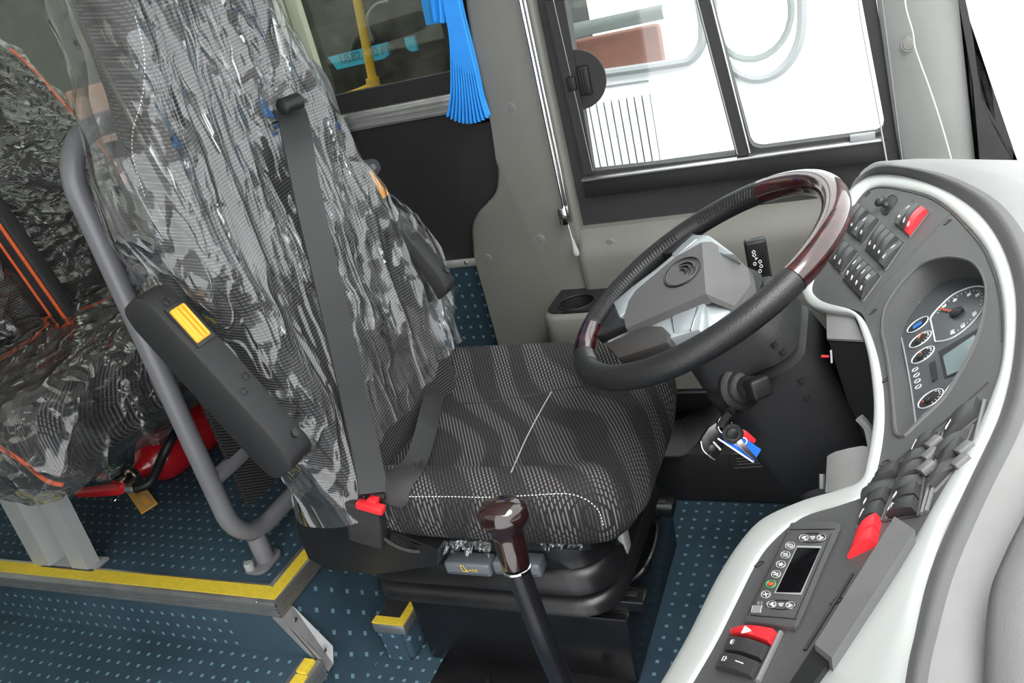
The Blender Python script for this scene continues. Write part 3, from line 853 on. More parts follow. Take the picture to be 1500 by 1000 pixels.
def shell(yc, tabw, tabx, dep, z0, z1, nz, nt, off=0.0, top=0.10, bol=0.03, topw=0.6, t0=0.0, t1=2 * math.pi, disp=None):
    """upright cushion: superellipse sections stacked over z; returns rows"""
    rows = []
    for i in range(nz + 1):
        s = i / nz; z = z0 + (z1 - z0) * s
        kk = 1.0
        zt = z1 - top
        if z > zt: kk = math.sqrt(max(0.0, 1 - ((z - zt) / top) ** 2 * 0.995))
        w = (lerp(tabw, z) + off); w = w * (topw + (1 - topw) * kk) if kk < 1 else w
        d = (dep + off) * max(kk, 0.08); xc = lerp(tabx, z)
        row = []
        for j in range(nt + 1):
            t = t0 + (t1 - t0) * j / nt
            c, sn = math.cos(t), math.sin(t)
            ey = math.copysign(abs(c) ** 0.55, c); exx = math.copysign(abs(sn) ** 0.6, sn)
            y = yc - w * ey; x = xc + d * exx
            if sn > 0: x += bol * kk * (smoothstep(0.55, 0.9, abs(ey)) - 0.35) * (1 - smoothstep(0.97, 1.0, abs(ey)) * 0.3)
            p = V((x, y, z + (0.0 if sn < 0 else 0.0)))
            row.append(disp(p, s, t, V((sn, -c * 0.8, 0))) if disp else p)
        rows.append(row)
    return rows
TW = [(0.42, 0.20), (0.52, 0.205), (0.68, 0.212), (0.88, 0.232), (1.0, 0.230), (1.09, 0.205), (1.18, 0.172), (1.26, 0.158), (1.38, 0.145)]
TX = [(0.42, -0.80), (0.5, -0.835), (0.8, -0.935), (1.1, -1.04), (1.4, -1.13)]
def X0(z): return -0.845 - 0.175 * (z - 0.5)
TX = [(z, X0(z)) for z in (0.4, 0.5, 0.6, 0.8, 1.0, 1.2, 1.4)]
bk = mk('backrest', lf(shell(1.095, TW, TX, 0.062, 0.43, 1.36, 40, 60)), 'fabric_back', seat, 80)
bb = bvh_of(bk)
def onback(pts, lift): return [p for p in (hit(bb, u, v, lift) for u, v in px_curve(pts, 6)) if p is not None]
st = onback([(198, 24), (208, 60), (212, 90), (211, 130), (205, 160), (196, 190), (195, 225), (205, 262), (214, 290)], 0.0012)
if len(st) > 4:
    bm = bmesh.new(); rs = resample(st, 91)
    for i in range(0, 90, 2): tube(bm, [rs[i], rs[i + 1]], 0.0008, 4)
    mk('stitching', bm, 'cord', seat, 0, kind='stuff')

# folded armrests on both sides
def armrest(y0, y1, dz):
    a, b = V((-0.932, 0, 0.915 + dz)), V((-0.785, 0, 0.635 + dz))
    d = (b - a).normalized(); f = V((-d.z, 0, d.x)); f = f if f.x > 0 else -f
    L = (b - a).length
    ym = (y0 + y1) / 2
    out = []
    for t, dep in ((0, 0.016), (0.008, 0.026), (0.03, 0.032), (L * 0.5, 0.034), (L - 0.05, 0.035), (L - 0.010, 0.030), (L, 0.020)):
        out.append((t, dep))
    pts = [a + d * t + f * dp for t, dp in out] + [a + d * t - f * dp * 0.9 for t, dp in out[::-1]]
    pts = [V((p.x, y0, p.z)) for p in pts]
    arm = mk('armrest', pr(pts, (0, y1 - y0, 0), 0.0045), 'shroud', seat, 40)
    # release button in the front strip
    c = a + d * 0.072 + f * 0.0325; c.y = ym + 0.002
    mk('button_recess', obox(bmesh.new(), c, d, V((0, 1, 0)), f, 0.034, 0.018, 0.0035, 0.001), 'recess', arm)
    bm = obox(bmesh.new(), c + f * 0.004 + V((0, -0.003, 0)), d, V((0, 1, 0)), f, 0.028, 0.013, 0.005, 0.002)
    for k in (-0.008, 0, 0.008): obox(bm, c + f * 0.0095 + V((0, -0.003 + k, 0)), d, V((0, 1, 0)), f, 0.026, 0.0022, 0.0025, 0.001)
    mk('release_button', bm, 'orange', arm, label='orange ribbed release button')
    for t, yo in ((0.03, -0.002), (0.175, 0.013), (0.19, -0.008), (0.318, -0.006)):
        q = a + d * t + f * (0.0330 + 0.002 * min(1, t / .2)); q.y = ym + yo
        x1, y1_, n1 = frame(f)
        mk('cap_ring', tb([q + x1 * 0.0055 * math.cos(g) + y1_ * 0.0055 * math.sin(g) for g in [i * math.pi / 8 for i in range(16)]], 0.0008, 5, True), 'recess', arm)
    q = a + d * (L - 0.036) + f * 0.0345; q.y = ym + 0.010
    mk('bolt_hole', lt(q, f, [(0.0065, 0), (0.0065, 0.0022), (0.004, 0.0024)], 14), 'recess', arm)
    return arm
armrest(0.758, 0.811, 0.0)
armrest(1.302, 1.344, 0.024)

# side cover of the recliner
ol = [(432, 752), (437, 782), (452, 818), (480, 834), (546, 841), (590, 834), (640, 830), (642, 804), (610, 798), (575, 778), (540, 752), (500, 742)]
bm = pr([at(u, v, 1, 0.885) for u, v in ol], (0, 0.1, 0))
mk('recliner_cover', bm, 'black_soft', seat, 50)
mk('cover_edge', tb(catmull([at(545, 775, 1, 0.872), at(575, 797, 1, 0.874), at(597, 806, 1, 0.878), at(615, 808, 1, 0.885)], 5), 0.0035, 8), 'black', seat)
# suspension bellows
def rr3(x0, x1, y0, y1, r, z): return [V((a, b, z)) for a, b in rrect(x0, y0, x1, y1, r, 6)]
rows = []
for z, i in ((0.405, 0.02), (0.385, 0.012), (0.335, 0.010), (0.318, 0.006), (0.308, 0.016), (0.296, 0.004), (0.268, 0.0), (0.26, 0.012), (0.25, 0.02), (0.243, 0.004), (0.222, 0.0), (0.213, 0.012), (0.205, 0.03)):
    rows.append(rr3(-0.91 + i, -0.415 - i, 0.945 + i, 1.34 - i, 0.075, z))
mk('suspension_bellows', lf(rows, True, True), 'black_soft', seat, 60)
mk('cushion_pan', bx((-0.84, 0.925, 0.375), (-0.42, 1.33, 0.415), 0.015), 'black', seat)
# two grey levers with a yellow printed sign
def lever(u0, u1, v, sgn):
    a = at(u0, v, 1, 0.935); b = at(u1, v, 1, 0.935)
    o = mk('adjustment_lever', bx((a.x, 0.922, a.z - 0.013), (b.x, 0.955, a.z + 0.013), 0.005, 3), 'greybtn', seat)
    mk('lever_edge', tb([V((a.x + 0.006, 0.9225, a.z - 0.007)), V((b.x - 0.006, 0.9225, a.z - 0.007))], 0.0009, 5), 'recess', o)
    if sgn:
        c = (a + b) / 2 + V((0.002, -0.0145, 0))
        bm = bmesh.new()
        tube(bm, [c + V((-0.012, 0, 0.008)), c + V((-0.010, 0, -0.004)), c + V((0, 0, -0.005)), c + V((-0.003, 0, -0.002)), c + V((-0.006, 0, 0.007)), c + V((-0.012, 0, 0.008))], 0.0007, 4)
        tube(bm, [c + V((0.002, 0, -0.002)), c + V((0.006, 0, -0.002))], 0.0007, 4)
        sg = mk('seat_symbol', bm, 'yellow', o, 0)
        text('KG', 0.008, 'yellow', c + V((0.013, 0, -0.0015)), (1, 0, 0), (0, 0, 1), o)
lever(656, 721, 825, True); lever(726, 794, 825, False)

# pedestal with flange, slide rails, bolts and the height bar
mk('pedestal', pr([(-0.865, 1.015, 0.0), (-0.435, 1.015, 0.0), (-0.428, 1.01, 0.158), (-0.865, 1.01, 0.158)], (0, 0.38, 0), 0.005), 'blackmetal', seat, 40)
mk('flange', bx((-0.835, 0.945, 0.001), (-0.438, 1.02, 0.008), 0.002), 'blackmetal', seat)
for x in (-0.72, -0.49):
    mk('bolt', lt((x, 0.972, 0.008), (0, 0, 1), [(0.013, 0), (0.013, 0.003), (0.008, 0.003), (0.008, 0.012), (0.006, 0.013)], 12), 'blackmetal', seat, 30)
for y in (1.05, 1.31):
    rl = mk('slide_rail', bx((-0.90, y - 0.02, 0.158), (-0.40, y + 0.02, 0.182), 0.004), 'blackmetal', seat)
    mk('rail_slot', bx((-0.475, y - 0.006, 0.1815), (-0.415, y + 0.006, 0.184), 0.001), 'recess', rl)
    mk('bolt', lt((-0.452, y, 0.182), (0, 0, 1), [(0.008, 0), (0.008, 0.003), (0.005, 0.005)], 10), 'chrome', rl, 30)
mk('height_bar', tb(catmull([at(938, 768, 2, 0.19), at(955, 766, 2, 0.2), at(962, 772, 2, 0.2), at(958, 800, 2, 0.2), at(946, 828, 2, 0.2), at(930, 846, 2, 0.19), at(905, 852, 2, 0.185)], 6), 0.005, 8), 'blackmetal', seat)
mk('front_plate', pr([at(888, 770, 2, 0.165), at(962, 762, 2, 0.165), at(955, 835, 2, 0.165), at(915, 870, 2, 0.165), at(870, 880, 2, 0.165)], (0, 0, 0.006)), 'blackmetal', seat, 0)
mk('height_lever', bx((-0.428, 1.045, 0.27), (-0.415, 1.075, 0.33), 0.004), 'lightgrey', seat)

# seat belt
def ribbon(pts, w, side, th=0.0016):
    pts = [V(p) for p in pts]; rows = []
    for i, p in enumerate(pts):
        d = (pts[min(i + 1, len(pts) - 1)] - pts[max(i - 1, 0)]).normalized()
        s = side[i] if isinstance(side, list) else V(side)
        s = (s - d * s.dot(d)).normalized(); n = d.cross(s)
        h = w / 2
        row = []
        for k in range(7): row.append(p + s * (-h + 2 * h * k / 6) + n * th)
        for k in range(7): row.append(p + s * (h - 2 * h * k / 6) - n * th)
        rows.append(row)
    return lf(rows, True, True)
def bp(u, v, l=0.05): return atp(u, v, V((X0(0.5) + 0.062 + l, 0, 0.5)), V((1, 0, 0.175)))
sb = [bp(424, 158, 0.01), bp(432, 185, 0.03), bp(440, 230, 0.045), bp(456, 310, 0.05), bp(477, 400, 0.05), bp(500, 500, 0.045), bp(522, 600, 0.04), bp(540, 680, 0.045), bp(547, 722, 0.05)]
bel = mk('shoulder_belt', ribbon(catmull(sb, 6), 0.050, (0.25, 1, 0.05)), 'belt', seat, 40)
loop = bp(424, 152, 0.03)
mk('belt_guide', lt(loop + V((0, -0.028, 0)), (0.1, 1, 0), [(0.009, 0.004), (0.013, 0.007), (0.013, 0.047), (0.009, 0.05)], 16), 'black', seat)
lapd = [((646, 546), (676, 549), 1.34), ((634, 553), (657, 566), 1.27), ((623, 572), (648, 592), 1.19), ((614, 605), (641, 625), 1.10), ((605, 640), (632, 660), 1.03), ((592, 672), (620, 690), 0.965), ((572, 688), (607, 708), 0.925), ((557, 698), (600, 722), 0.90), ((553, 716), (597, 736), 0.885), ((556, 735), (588, 744), 0.88)]
rows = []
cl_ = [catmull([V((*d[0], d[2])) for d in lapd], 5), catmull([V((*d[1], d[2])) for d in lapd], 5)]
for l_, r_ in zip(*cl_):
    row = []
    for k in range(7):
        q_ = l_.lerp(r_, k / 6); p = at(q_.x, q_.y, 1, q_.z); dd_ = (p - EYE).normalized()
        h_ = bv.ray_cast(EYE, dd_)
        if h_[0] is not None and (h_[0] - EYE).length - 0.006 < (p - EYE).length: p = h_[0] - dd_ * 0.006
        row.append(p - dd_ * 0.003 * math.sin(math.pi * k / 6))
    rows.append(row + [p + (p - EYE).normalized() * 0.003 for p in row[::-1]])
mk('lap_belt', lf(rows, True, True), 'belt', seat, 40)
mk('belt_anchor', obox(bmesh.new(), at(655, 552, 1, 1.35), V((1, 0, 0)), V((0, 1, 0)), V((0, 0, 1)), 0.03, 0.012, 0.012, 0.004), 'black', seat)
c = at(541, 742, 1, 0.865)
ux = (at(575, 748, 1, 0.865) - at(520, 733, 1, 0.865)).normalized(); uz = V((-ux.z, 0, ux.x)); 
bu = mk('buckle', obox(bmesh.new(), at(538, 764, 1, 0.875), ux, V((0, 1, 0)), uz, 0.031, 0.014, 0.040, 0.005, 3), 'board', seat)
mk('buckle_button', obox(bmesh.new(), at(543, 742, 1, 0.862), ux, V((0, 1, 0)), uz, 0.0235, 0.008, 0.0065, 0.003), 'red', bu, label='red press button of the seat belt buckle')
mk('buckle_slot', obox(bmesh.new(), at(547, 733, 1, 0.868), ux, V((0, 1, 0)), uz, 0.008, 0.008, 0.005, 0.001), 'red', bu)
mk('belt_tongue', obox(bmesh.new(), at(545, 723, 1, 0.878), ux, V((0, 1, 0)), uz, 0.024, 0.004, 0.006, 0.003), 'black', seat)

# ------------------------------------------------------------------ plastic film over the backrest
FW = [(0.42, 0.245), (0.5, 0.245), (0.60, 0.265), (0.70, 0.285), (0.85, 0.278), (0.98, 0.254), (1.07, 0.232), (1.15, 0.212), (1.24, 0.175), (1.30, 0.165), (1.40, 0.155)]
def fdisp(p, s, t, n):
    # sparse long folds down the front, crumpled patches, loose edges
    a = p.y * 0.97 - p.z * 0.20
    b = p.y * 0.20 + p.z * 0.97
    r1 = max(0, 1 - abs(noise.noise(V((a * 11, b * 1.6, p.x * 3)))) * 3.4)
    r4 = max(0, 1 - abs(noise.noise(V((a * 24 + 7, b * 2.6, p.x * 3)))) * 3.4)
    mk_ = smoothstep(0.05, 0.40, noise.noise(V((p.y * 7 + 3, p.z * 5.5, 2))))
    d = noise.voronoi(V((a * 19 + 3, b * 9, p.x * 8)))[0]; r2 = min(0.5, d[1] - d[0])
    h = 0.011 * r1 ** 2 + 0.006 * r4 ** 2 + 0.022 * r2 * mk_
    edge = abs(math.cos(t)) ** 4
    h += edge * (0.014 * noise.noise(V((p.z * 11, p.y * 3, 5))) + 0.012)
    far = smoothstep(0.1, 0.25, p.y - 1.12) * smoothstep(0.95, 0.7, p.z) * smoothstep(0.5, 0.62, p.z)
    nsh = lerp([(0.46, 0.015), (0.55, 0.035), (0.64, 0.055), (0.82, 0.045), (0.91, 0.0), (1.0, -0.02), (1.1, -0.012), (1.2, 0.0)], p.z) * smoothstep(-0.10, -0.24, p.y - 1.085)
    inn = smoothstep(0.12, 0.24, p.y - 1.085) * smoothstep(0.76, 0.88, p.z) * smoothstep(1.15, 1.0, p.z)
    return p + n * (h + 0.002) + V((0, 0.045 * far - 0.036 * inn + nsh, 0))
def fshell():
    rows = shell(1.085, FW, TX, 0.070, 0.47, 1.42, 190, 210, 0.0, 0.07, 0.022, 0.75, rad(-35), rad(215), fdisp)
    # hem: uneven lower edge, low at the near side, higher in the middle
    n = len(rows[0])
    for i, row in enumerate(rows):
        s = i / (len(rows) - 1)
        for j, p in enumerate(row):
            u = (p.y - 1.12) / 0.25
            low = 0.075 - 0.075 * smoothstep(-0.6, -1.0, u) + 0.02 * smoothstep(-0.2, 0.6, u)
            low += 0.010 * noise.noise(V((p.y * 30, 1, 3)))
            k = (1 - s) ** 4
            p.z += k * low
            p.x -= k * 0.010 * smoothstep(0.2, -0.8, u)
    return rows
flm = mk('plastic_cover', lf(fshell()), 'film', None, 180)
tag(flm, 'crumpled clear plastic film wrapped over the driver seat backrest', 'plastic cover')
# torn film scraps below the cushion
def scrap(name, pxs, y, amp, label):
    rows = []
    for k in range(9):
        t = k / 8; row = []
        for i in range(46):
            s = i / 45
            u = pxs[0] + (pxs[2] - pxs[0]) * s
            lowv = pxs[3] + 13 * noise.noise(V((s * 9, 7, amp))) + 9 * noise.noise(V((s * 31, 3, amp)))
            v = pxs[1] + (lowv - pxs[1]) * t
            p = at(u, v, 1, y)
            h = noise.noise(V((s * 22, t * 5, amp))) * 0.012 * (0.3 + t) + 0.008 * noise.noise(V((s * 60, t * 9, 3)))
            row.append(p + V((0.004 * noise.noise(V((s * 40, t * 9, 8))), -0.006 + h, 0)))
        rows.append(row)
    o = mk(name, lf(rows), 'film', None, 180)
    tag(o, label, 'plastic scrap')
scrap('film_scrap', (634, 788, 722, 802), 0.915, 1.0, 'torn film scrap hanging under the seat cushion left of the gear knob')
scrap('film_scrap', (790, 786, 856, 797), 0.915, 4.0, 'torn film scrap hanging under the front of the seat cushion')

# ================================================================== gear lever
kn = deep(738, 757, 0.95)
gl = thing('gear_lever', (-0.36, 0.64, 0.0), 'tall black gear lever with dark wood knob in front of the seat', 'gear lever')
sh0, sh1, sh2, sh3 = deep(757, 832, 0.965), deep(775, 880, 0.98), deep(800, 945, 1.0), deep(826, 1008, 1.03)
mk('shaft', tb(catmull([sh0, sh1, sh2, sh3, sh3.lerp(V((-0.34, 0.62, 0.0)), 0.5), V((-0.33, 0.62, 0.0))], 8), 0.0145, 16), 'blackmetal', gl)
ax = (kn - sh0).normalized()
mk('collar', lt(sh0 - ax * 0.002, ax, [(0.0165, 0), (0.0180, 0.001), (0.0180, 0.003), (0.0165, 0.004)], 20), 'chrome', gl)
rows = []
a, b, d = frame(ax, V((0, 1, 0)))
L = (kn - sh0).length
for t, r, e in ((0.004, 0.0165, 1), (L * 0.35, 0.0185, 1), (L * 0.62, 0.0185, 1), (L * 0.78, 0.020, 1.05), (L * 0.88, 0.0235, 1.15), (L * 1.0, 0.026, 1.2), (L + 0.012, 0.024, 1.2), (L + 0.019, 0.018, 1.2), (L + 0.022, 0.010, 1.2), (L + 0.023, 0.001, 1)):
    rows.append([sh0 + d * t + a * r * e * math.cos(q) + b * r * math.sin(q) for q in [i * math.pi / 14 for i in range(28)]])
mk('knob', lf(rows, True, True), 'wood_dark', gl, 60)

# ================================================================== steering wheel
WC = V((-0.2406, 1.12, 0.7387)); wn_ = V((-0.4245, -0.1144, 0.9056)).normalized()
wf = (V((1, 0, 0)) - wn_ * wn_.x).normalized(); wlt = wn_.cross(wf)
wheel = thing('steering_wheel', WC, 'black leather steering wheel with burgundy wood inserts and grey hub', 'steering wheel')
RW, RT = 0.21, 0.0185
def rim(t): return WC + wf * (RW * math.cos(rad(t))) + wlt * (RW * math.sin(rad(t)))
def rimarc(a, b, r, bump=0.0):
    n = int(abs(b - a) / 4) + 2; pts = [rim(a + (b - a) * i / (n - 1)) for i in range(n)]
    rs = [r * (1 + bump * math.sin(i * 2.2)) for i in range(n)]
    return tube(bmesh.new(), pts, rs, 18)
WOOD_F = (-42, 67); WOOD_R = (177, 200)
mk('rim', rimarc(WOOD_F[1], WOOD_R[0], RT), 'leather', wheel, 60)
mk('rim', rimarc(WOOD_R[1], 360 + WOOD_F[0], RT), 'leather', wheel, 60)
mk('wood_insert', rimarc(WOOD_F[0], WOOD_F[1], RT * 1.01), 'wood', wheel, 60, label='glossy burgundy wood insert on the front of the rim')
mk('wood_insert', rimarc(WOOD_R[0], WOOD_R[1], RT * 1.01), 'wood', wheel, 60, label='short burgundy wood insert at the rear of the rim')
# laced seam on the inner side of the leather
def lacing(a, b):
    bm = bmesh.new(); n = int((b - a) / 1.6)
    for i in range(n):
        t = a + (b - a) * i / n
        def q(tt, ph):
            p = rim(tt); r_ = (WC - p).normalized()
            return p + (r_ * math.cos(ph) + wn_ * math.sin(ph)) * (RT + 0.0006)
        tube(bm, [q(t, 0.95), q(t + 0.5, 0.65), q(t + 0.9, 0.3)], 0.0011, 4)
    mk('lacing', bm, 'leather', wheel, 60, kind='stuff')
lacing(69, 100); lacing(112, 175); lacing(202, 214)
def wp(u, v, h=0.0): return atp(u, v, WC + wn_ * h, wn_)
def wplate(name, pts, h, th, mat, bev=0.002, parent=None, hs=None):
    P = [wp(u, v, hs[i] if hs else h) for i, (u, v) in enumerate(pts)]
    return mk(name, pr(P, -wn_ * th, bev), mat, parent or wheel, 40)
# spokes: leather stubs, silver covers, dark thumb grips
wplate('spoke_cover', [(889, 499), (935, 477), (981, 455), (1034, 431), (1024, 482), (979, 496), (905, 528)], 0.004, 0.03, 'spoke_silver')
wplate('spoke_cover', [(1034, 431), (1075, 448), (1050, 470), (1036, 479), (1022, 483)], 0, 0.02, 'spoke_silver', 0.001, hs=[0.004, -0.026, -0.020, -0.012, 0.0])
wplate('spoke_cover', [(983, 372), (1000, 356), (1015, 343), (1038, 344), (1076, 372), (1060, 372), (1030, 362), (990, 380)], 0.003, 0.02, 'spoke_silver')
wplate('spoke_cover', [(898, 443), (925, 420), (960, 394), (988, 371), (992, 379), (962, 402), (930, 428), (922, 452), (907, 464)], 0.002, 0.02, 'spoke_silver')
wplate('spoke_grip', [(885, 503), (905, 494), (935, 481), (955, 476), (970, 477), (979, 486), (977, 500), (950, 510), (904, 524)], 0.010, 0.02, 'grip', 0.003)
wplate('spoke_grip', [(872, 492), (898, 446), (908, 464), (914, 466), (916, 476), (885, 488)], 0.004, 0.018, 'leather', 0.003)
wplate('spoke_grip', [(962, 372), (985, 345), (1005, 335), (1018, 342), (1000, 356), (985, 370)], 0.002, 0.018, 'leather', 0.003)
for p0, p1 in (((983, 459), (988, 488)), ((1022, 450), (1012, 484)), ((993, 372), (1020, 350))):
    mk('trim_line', tb([wp(*p0, 0.0048), wp(*p1, 0.0048)], 0.0013, 5), 'chrome', wheel)
wplate('recess_plate', [(986, 461), (1020, 450), (1011, 482), (990, 488)], 0.0048, 0.003, 'spoke_silver', 0.0005)
# hub cover: flat top with emblem, sloping front
HT = 0.016
A = [(921, 440), (931, 425), (988, 377), (1028, 355), (1034, 430), (981, 453), (917, 481), (914, 464)]
B = [(1028, 355), (1042, 354), (1075, 373), (1096, 393), (1100, 416), (1076, 448), (1034, 430)]
bm = bmesh.new()
va = [bm.verts.new(wp(u, v, HT)) for u, v in A]
vb = [va[3]] + [bm.verts.new(wp(u, v, h)) for (u, v), h in zip(B[1:-1], (0.008, -0.008, -0.024, -0.030, -0.024))] + [va[4]]
f1 = bm.faces.new(va); f2 = bm.faces.new(vb)
loop_ = va[:4] + vb[1:-1] + va[4:]
low = [bm.verts.new(v.co - wn_ * (0.016 if v in va else 0.014)) for v in loop_]
for i in range(len(loop_)):
    j = (i + 1) % len(loop_); bm.faces.new((loop_[i], loop_[j], low[j], low[i]))
bmesh.ops.bevel(bm, geom=[e for e in bm.edges if len(e.link_faces) == 2 and e.calc_face_angle(0) > 0.15], offset=0.006, segments=4, affect='EDGES', profile=0.5)
hub = mk('hub_cover', bm, 'hub', wheel, 40)
# emblem: oval ring with three nested crescents
ec = wp(999, 398, HT + 0.0008); eu = (wp(1022, 382, HT) - wp(974, 416, HT)); ev = (wp(1008, 411, HT) - wp(990, 386, HT))
ring = lambda k: [ec + eu * (0.50 * k * math.cos(t)) + ev * (0.52 * k * math.sin(t)) for t in [i * math.pi / 16 for i in range(32)]]
em = mk('emblem', tb(ring(1.0), 0.0016, 6, True), 'black', hub, 60, label='oval emblem ring with three nested crescents')
mk('emblem_ring', tb(ring(0.9), 0.0008, 6, True), 'hub', em, 60)
for k, (s, o_) in enumerate(((0.74, 0.0), (0.52, -0.07), (0.30, -0.14))):
    pts = []
    for i in range(15):
        t = rad(-62 + 150 * i / 14)
        pts.append(ec + eu * (0.5 * (s * math.cos(t) * 0.9 + o_ * 0.6)) + ev * (-0.5 * (s * math.sin(t)) + 0.04))
    mk('crescent', tb(pts, [0.0004 + 0.0020 * math.sin(math.pi * i / 14) for i in range(15)], 6), 'black', em, 60)
mk('wheel_boss', lt(WC - wn_ * 0.03, -wn_, [(0.06, 0), (0.07, 0.02), (0.06, 0.045)], 24), 'black', wheel)

# ================================================================== steering column
col = thing('steering_column', (0.08, 1.17, 0.0), 'black steering column shroud with ignition lock under the wheel', 'steering column')
def sec(s, hf, hl, r, df=0.0, dl=0.0):
    c = WC - wn_ * s + wf * df + wlt * dl
    return [c + wf * a + wlt * b for a, b in rrect(-hf, -hl, hf, hl, r, 6)]
rows = [sec(0.07, 0.055, 0.062, 0.03), sec(0.078, 0.070, 0.075, 0.035), sec(0.10, 0.078, 0.081, 0.035), sec(0.135, 0.080, 0.083, 0.035), sec(0.14, 0.074, 0.077, 0.03), sec(0.145, 0.074, 0.077, 0.03), sec(0.15, 0.082, 0.085, 0.035), sec(0.27, 0.085, 0.088, 0.035, 0.004), sec(0.36, 0.085, 0.088, 0.035, 0.008), sec(0.368, 0.078, 0.08, 0.03, 0.008)]
shr = mk('shroud', lf(rows, True, True), 'shroud', col, 50)
rows = [sec(0.35, 0.066, 0.082, 0.03, 0.012), sec(0.36, 0.074, 0.090, 0.03, 0.014), sec(0.47, 0.080, 0.096, 0.03, 0.02), sec(0.55, 0.070, 0.09, 0.03, 0.03), sec(0.85, 0.06, 0.07, 0.03, 0.05)]
mk('column_cover', lf(rows, True, True), 'shroud', col, 50)
sv = bvh_of(shr)
for u, v in ((1134, 504), (1146, 515), (1173, 556), (1182, 582)):
    p = hit(sv, u, v, 0.0006)
    if p is not None:
        n = (EYE - p).normalized() * 0.4 - wf * 0.5 - wlt * 0.4
        o = mk('screw_hole', tb([p + wn_ * 0.0035, p - wn_ * 0.0035], 0.0042, 10), 'recess', shr)
kp = hit(sv, 1086, 566, 0.0)
if kp is None: kp = deep(1095, 575, 1.15)
kd = V((0.60, -0.70, 0.35)).normalized()
mk('switch_base', lt(kp - kd * 0.006, kd, [(0.034, 0), (0.034, 0.008), (0.030, 0.012), (0.026, 0.013), (0.025, 0.018), (0.020, 0.022)], 24), 'shroud', col, 40)
kn2 = mk('switch_stem', lt(kp, kd, [(0.017, 0.01), (0.0155, 0.036), (0.012, 0.04)], 18), 'shroud', col, 40)
q = kp + kd * 0.046
mk('switch_knob', obox(bmesh.new(), q, *frame(kd), 0.0155, 0.0145, 0.014, 0.005, 3), 'black', col)
ip = hit(sv, 1074, 590, 0.0)
if ip is None: ip = deep(1074, 592, 1.15)
il = mk('ignition_lock', lt(ip - kd * 0.004, kd, [(0.012, 0), (0.012, 0.012), (0.010, 0.014), (0.007, 0.012)], 18), 'chrome', col, 40)
# turn signal stalk on the far side
YSK = 1.30
a, b = at(1105, 350, 1, YSK), at(1116, 412, 1, YSK)
dd = (b - a).normalized(); toC = (EYE - (a + b) / 2).normalized()
sx_ = dd.cross(toC).normalized(); fz = sx_.cross(dd)
stk = mk('signal_stalk', obox(bmesh.new(), (a + b) / 2, sx_, dd, fz, 0.0175, (b - a).length / 2, 0.012, 0.005, 3), 'black', col, 40)
e2 = at(1122, 445, 1, YSK - 0.02); e3 = hit(sv, 1128, 505, -0.01) or WC - wn_ * 0.12
mk('stalk_ring', tb([b - dd * 0.001, b + dd * 0.018], 0.0155, 16), 'black', stk)
mk('stalk_arm', tb(catmull([b + dd * 0.012, e2, WC - wn_ * 0.11 + wlt * 0.05], 6), 0.011, 12), 'black', stk)
fc = (a + b) / 2 + fz * 0.0125
def stroke(pts, r=0.0005): return tb([fc + sx_ * (x * 0.001) - dd * (y * 0.001) for x, y in pts], r, 4)
if sx_.dot(right) < 0: sx2 = -sx_
else: sx2 = sx_
def stroke(pts, r=0.0006): return tb([fc + sx2 * (x * 0.001) - dd * (y * 0.001) for x, y in pts], r, 4)
for oy, sg in ((21, 1), (14, -1)):
    mk('arrow_mark', stroke([(-7.5, oy - 1 * sg), (-4.5, oy + 2.5 * sg), (-1.5, oy - 1 * sg), (-3, oy - 1 * sg), (-3, oy - 3.5 * sg), (-6, oy - 3.5 * sg), (-6, oy - 1 * sg), (-7.5, oy - 1 * sg)]), 'white', stk, 0)
mk('arrow_mark', pr([fc + sx2 * (x * 0.001) - dd * (y * 0.001) for x, y in ((-4, 6), (-4, 10), (0.5, 10))], fz * 0.0005), 'white', stk, 0)
for ox, oy in ((2.5, 2), (-6, 0), (3, -6), (0, -14)):
    mk('lamp_mark', stroke([(ox + 2.2 * math.cos(t), oy + 2.6 * math.sin(t)) for t in [i * math.pi / 5 for i in range(11)]]), 'white', stk, 0)
for ox in (-5, 0, 6):
    mk('ring_mark', obox(bmesh.new(), b + dd * 0.009 + fz * 0.0157 + sx2 * ox * 0.001, sx2, dd, fz, 0.0011, 0.0022, 0.0005), 'white', stk, 0)

# ---- key with its fob, card and remote
keys = thing('car_key', ip, 'ignition key bunch with blue card hanging from the lock', 'keys')
KD = (ip - EYE).dot(into) - 0.02
def kpt(u, v, dd_=0.0): return deep(u, v, KD + dd_)
def kplate(name, pts, dz, th, mat, bev=0.0, parent=None):
    return mk(name, pr([kpt(u, v, dz) for u, v in pts], into * th, bev), mat, parent or keys, 40)
mk('key_head', tb([ip + kd * 0.006, kpt(1069, 605)], 0.008, 10), 'black', keys)
mk('key_ring', tb([kpt(1062 + 10 * math.cos(t), 622 + 13 * math.sin(t), 0.004) for t in [i * math.pi / 10 for i in range(20)]], 0.0011, 6, True), 'chrome', keys)
mk('remote_strap', tb(catmull([kpt(1069, 606), kpt(1060, 616), kpt(1056, 626)], 4), 0.006, 8), 'black', keys)
rm = kplate('remote', px_curve([(1049, 618), (1064, 628), (1062, 650), (1050, 672), (1040, 672), (1029, 656), (1027, 644), (1038, 626)], 3), 0.006, 0.012, 'blackmetal', 0.003)
mk('remote_edge', tb(catmull([kpt(1027, 646, 0.005), kpt(1031, 660, 0.005), kpt(1047, 673, 0.005)], 5), 0.0009, 5), 'chrome', rm)
kplate('remote_button', [(1044, 648), (1046, 646), (1057, 658), (1055, 660)], 0.004, 0.003, 'lightgrey', 0, rm)
mk('remote_button', lt(kpt(1043, 656, 0.006), -into, [(0.005, 0), (0.005, 0.002), (0.003, 0.003)], 14), 'recess', rm)
cd = kplate('blue_card', [(1052, 641), (1056, 635), (1086, 638), (1115, 658), (1105, 676)], 0.006, 0.0015, 'card')
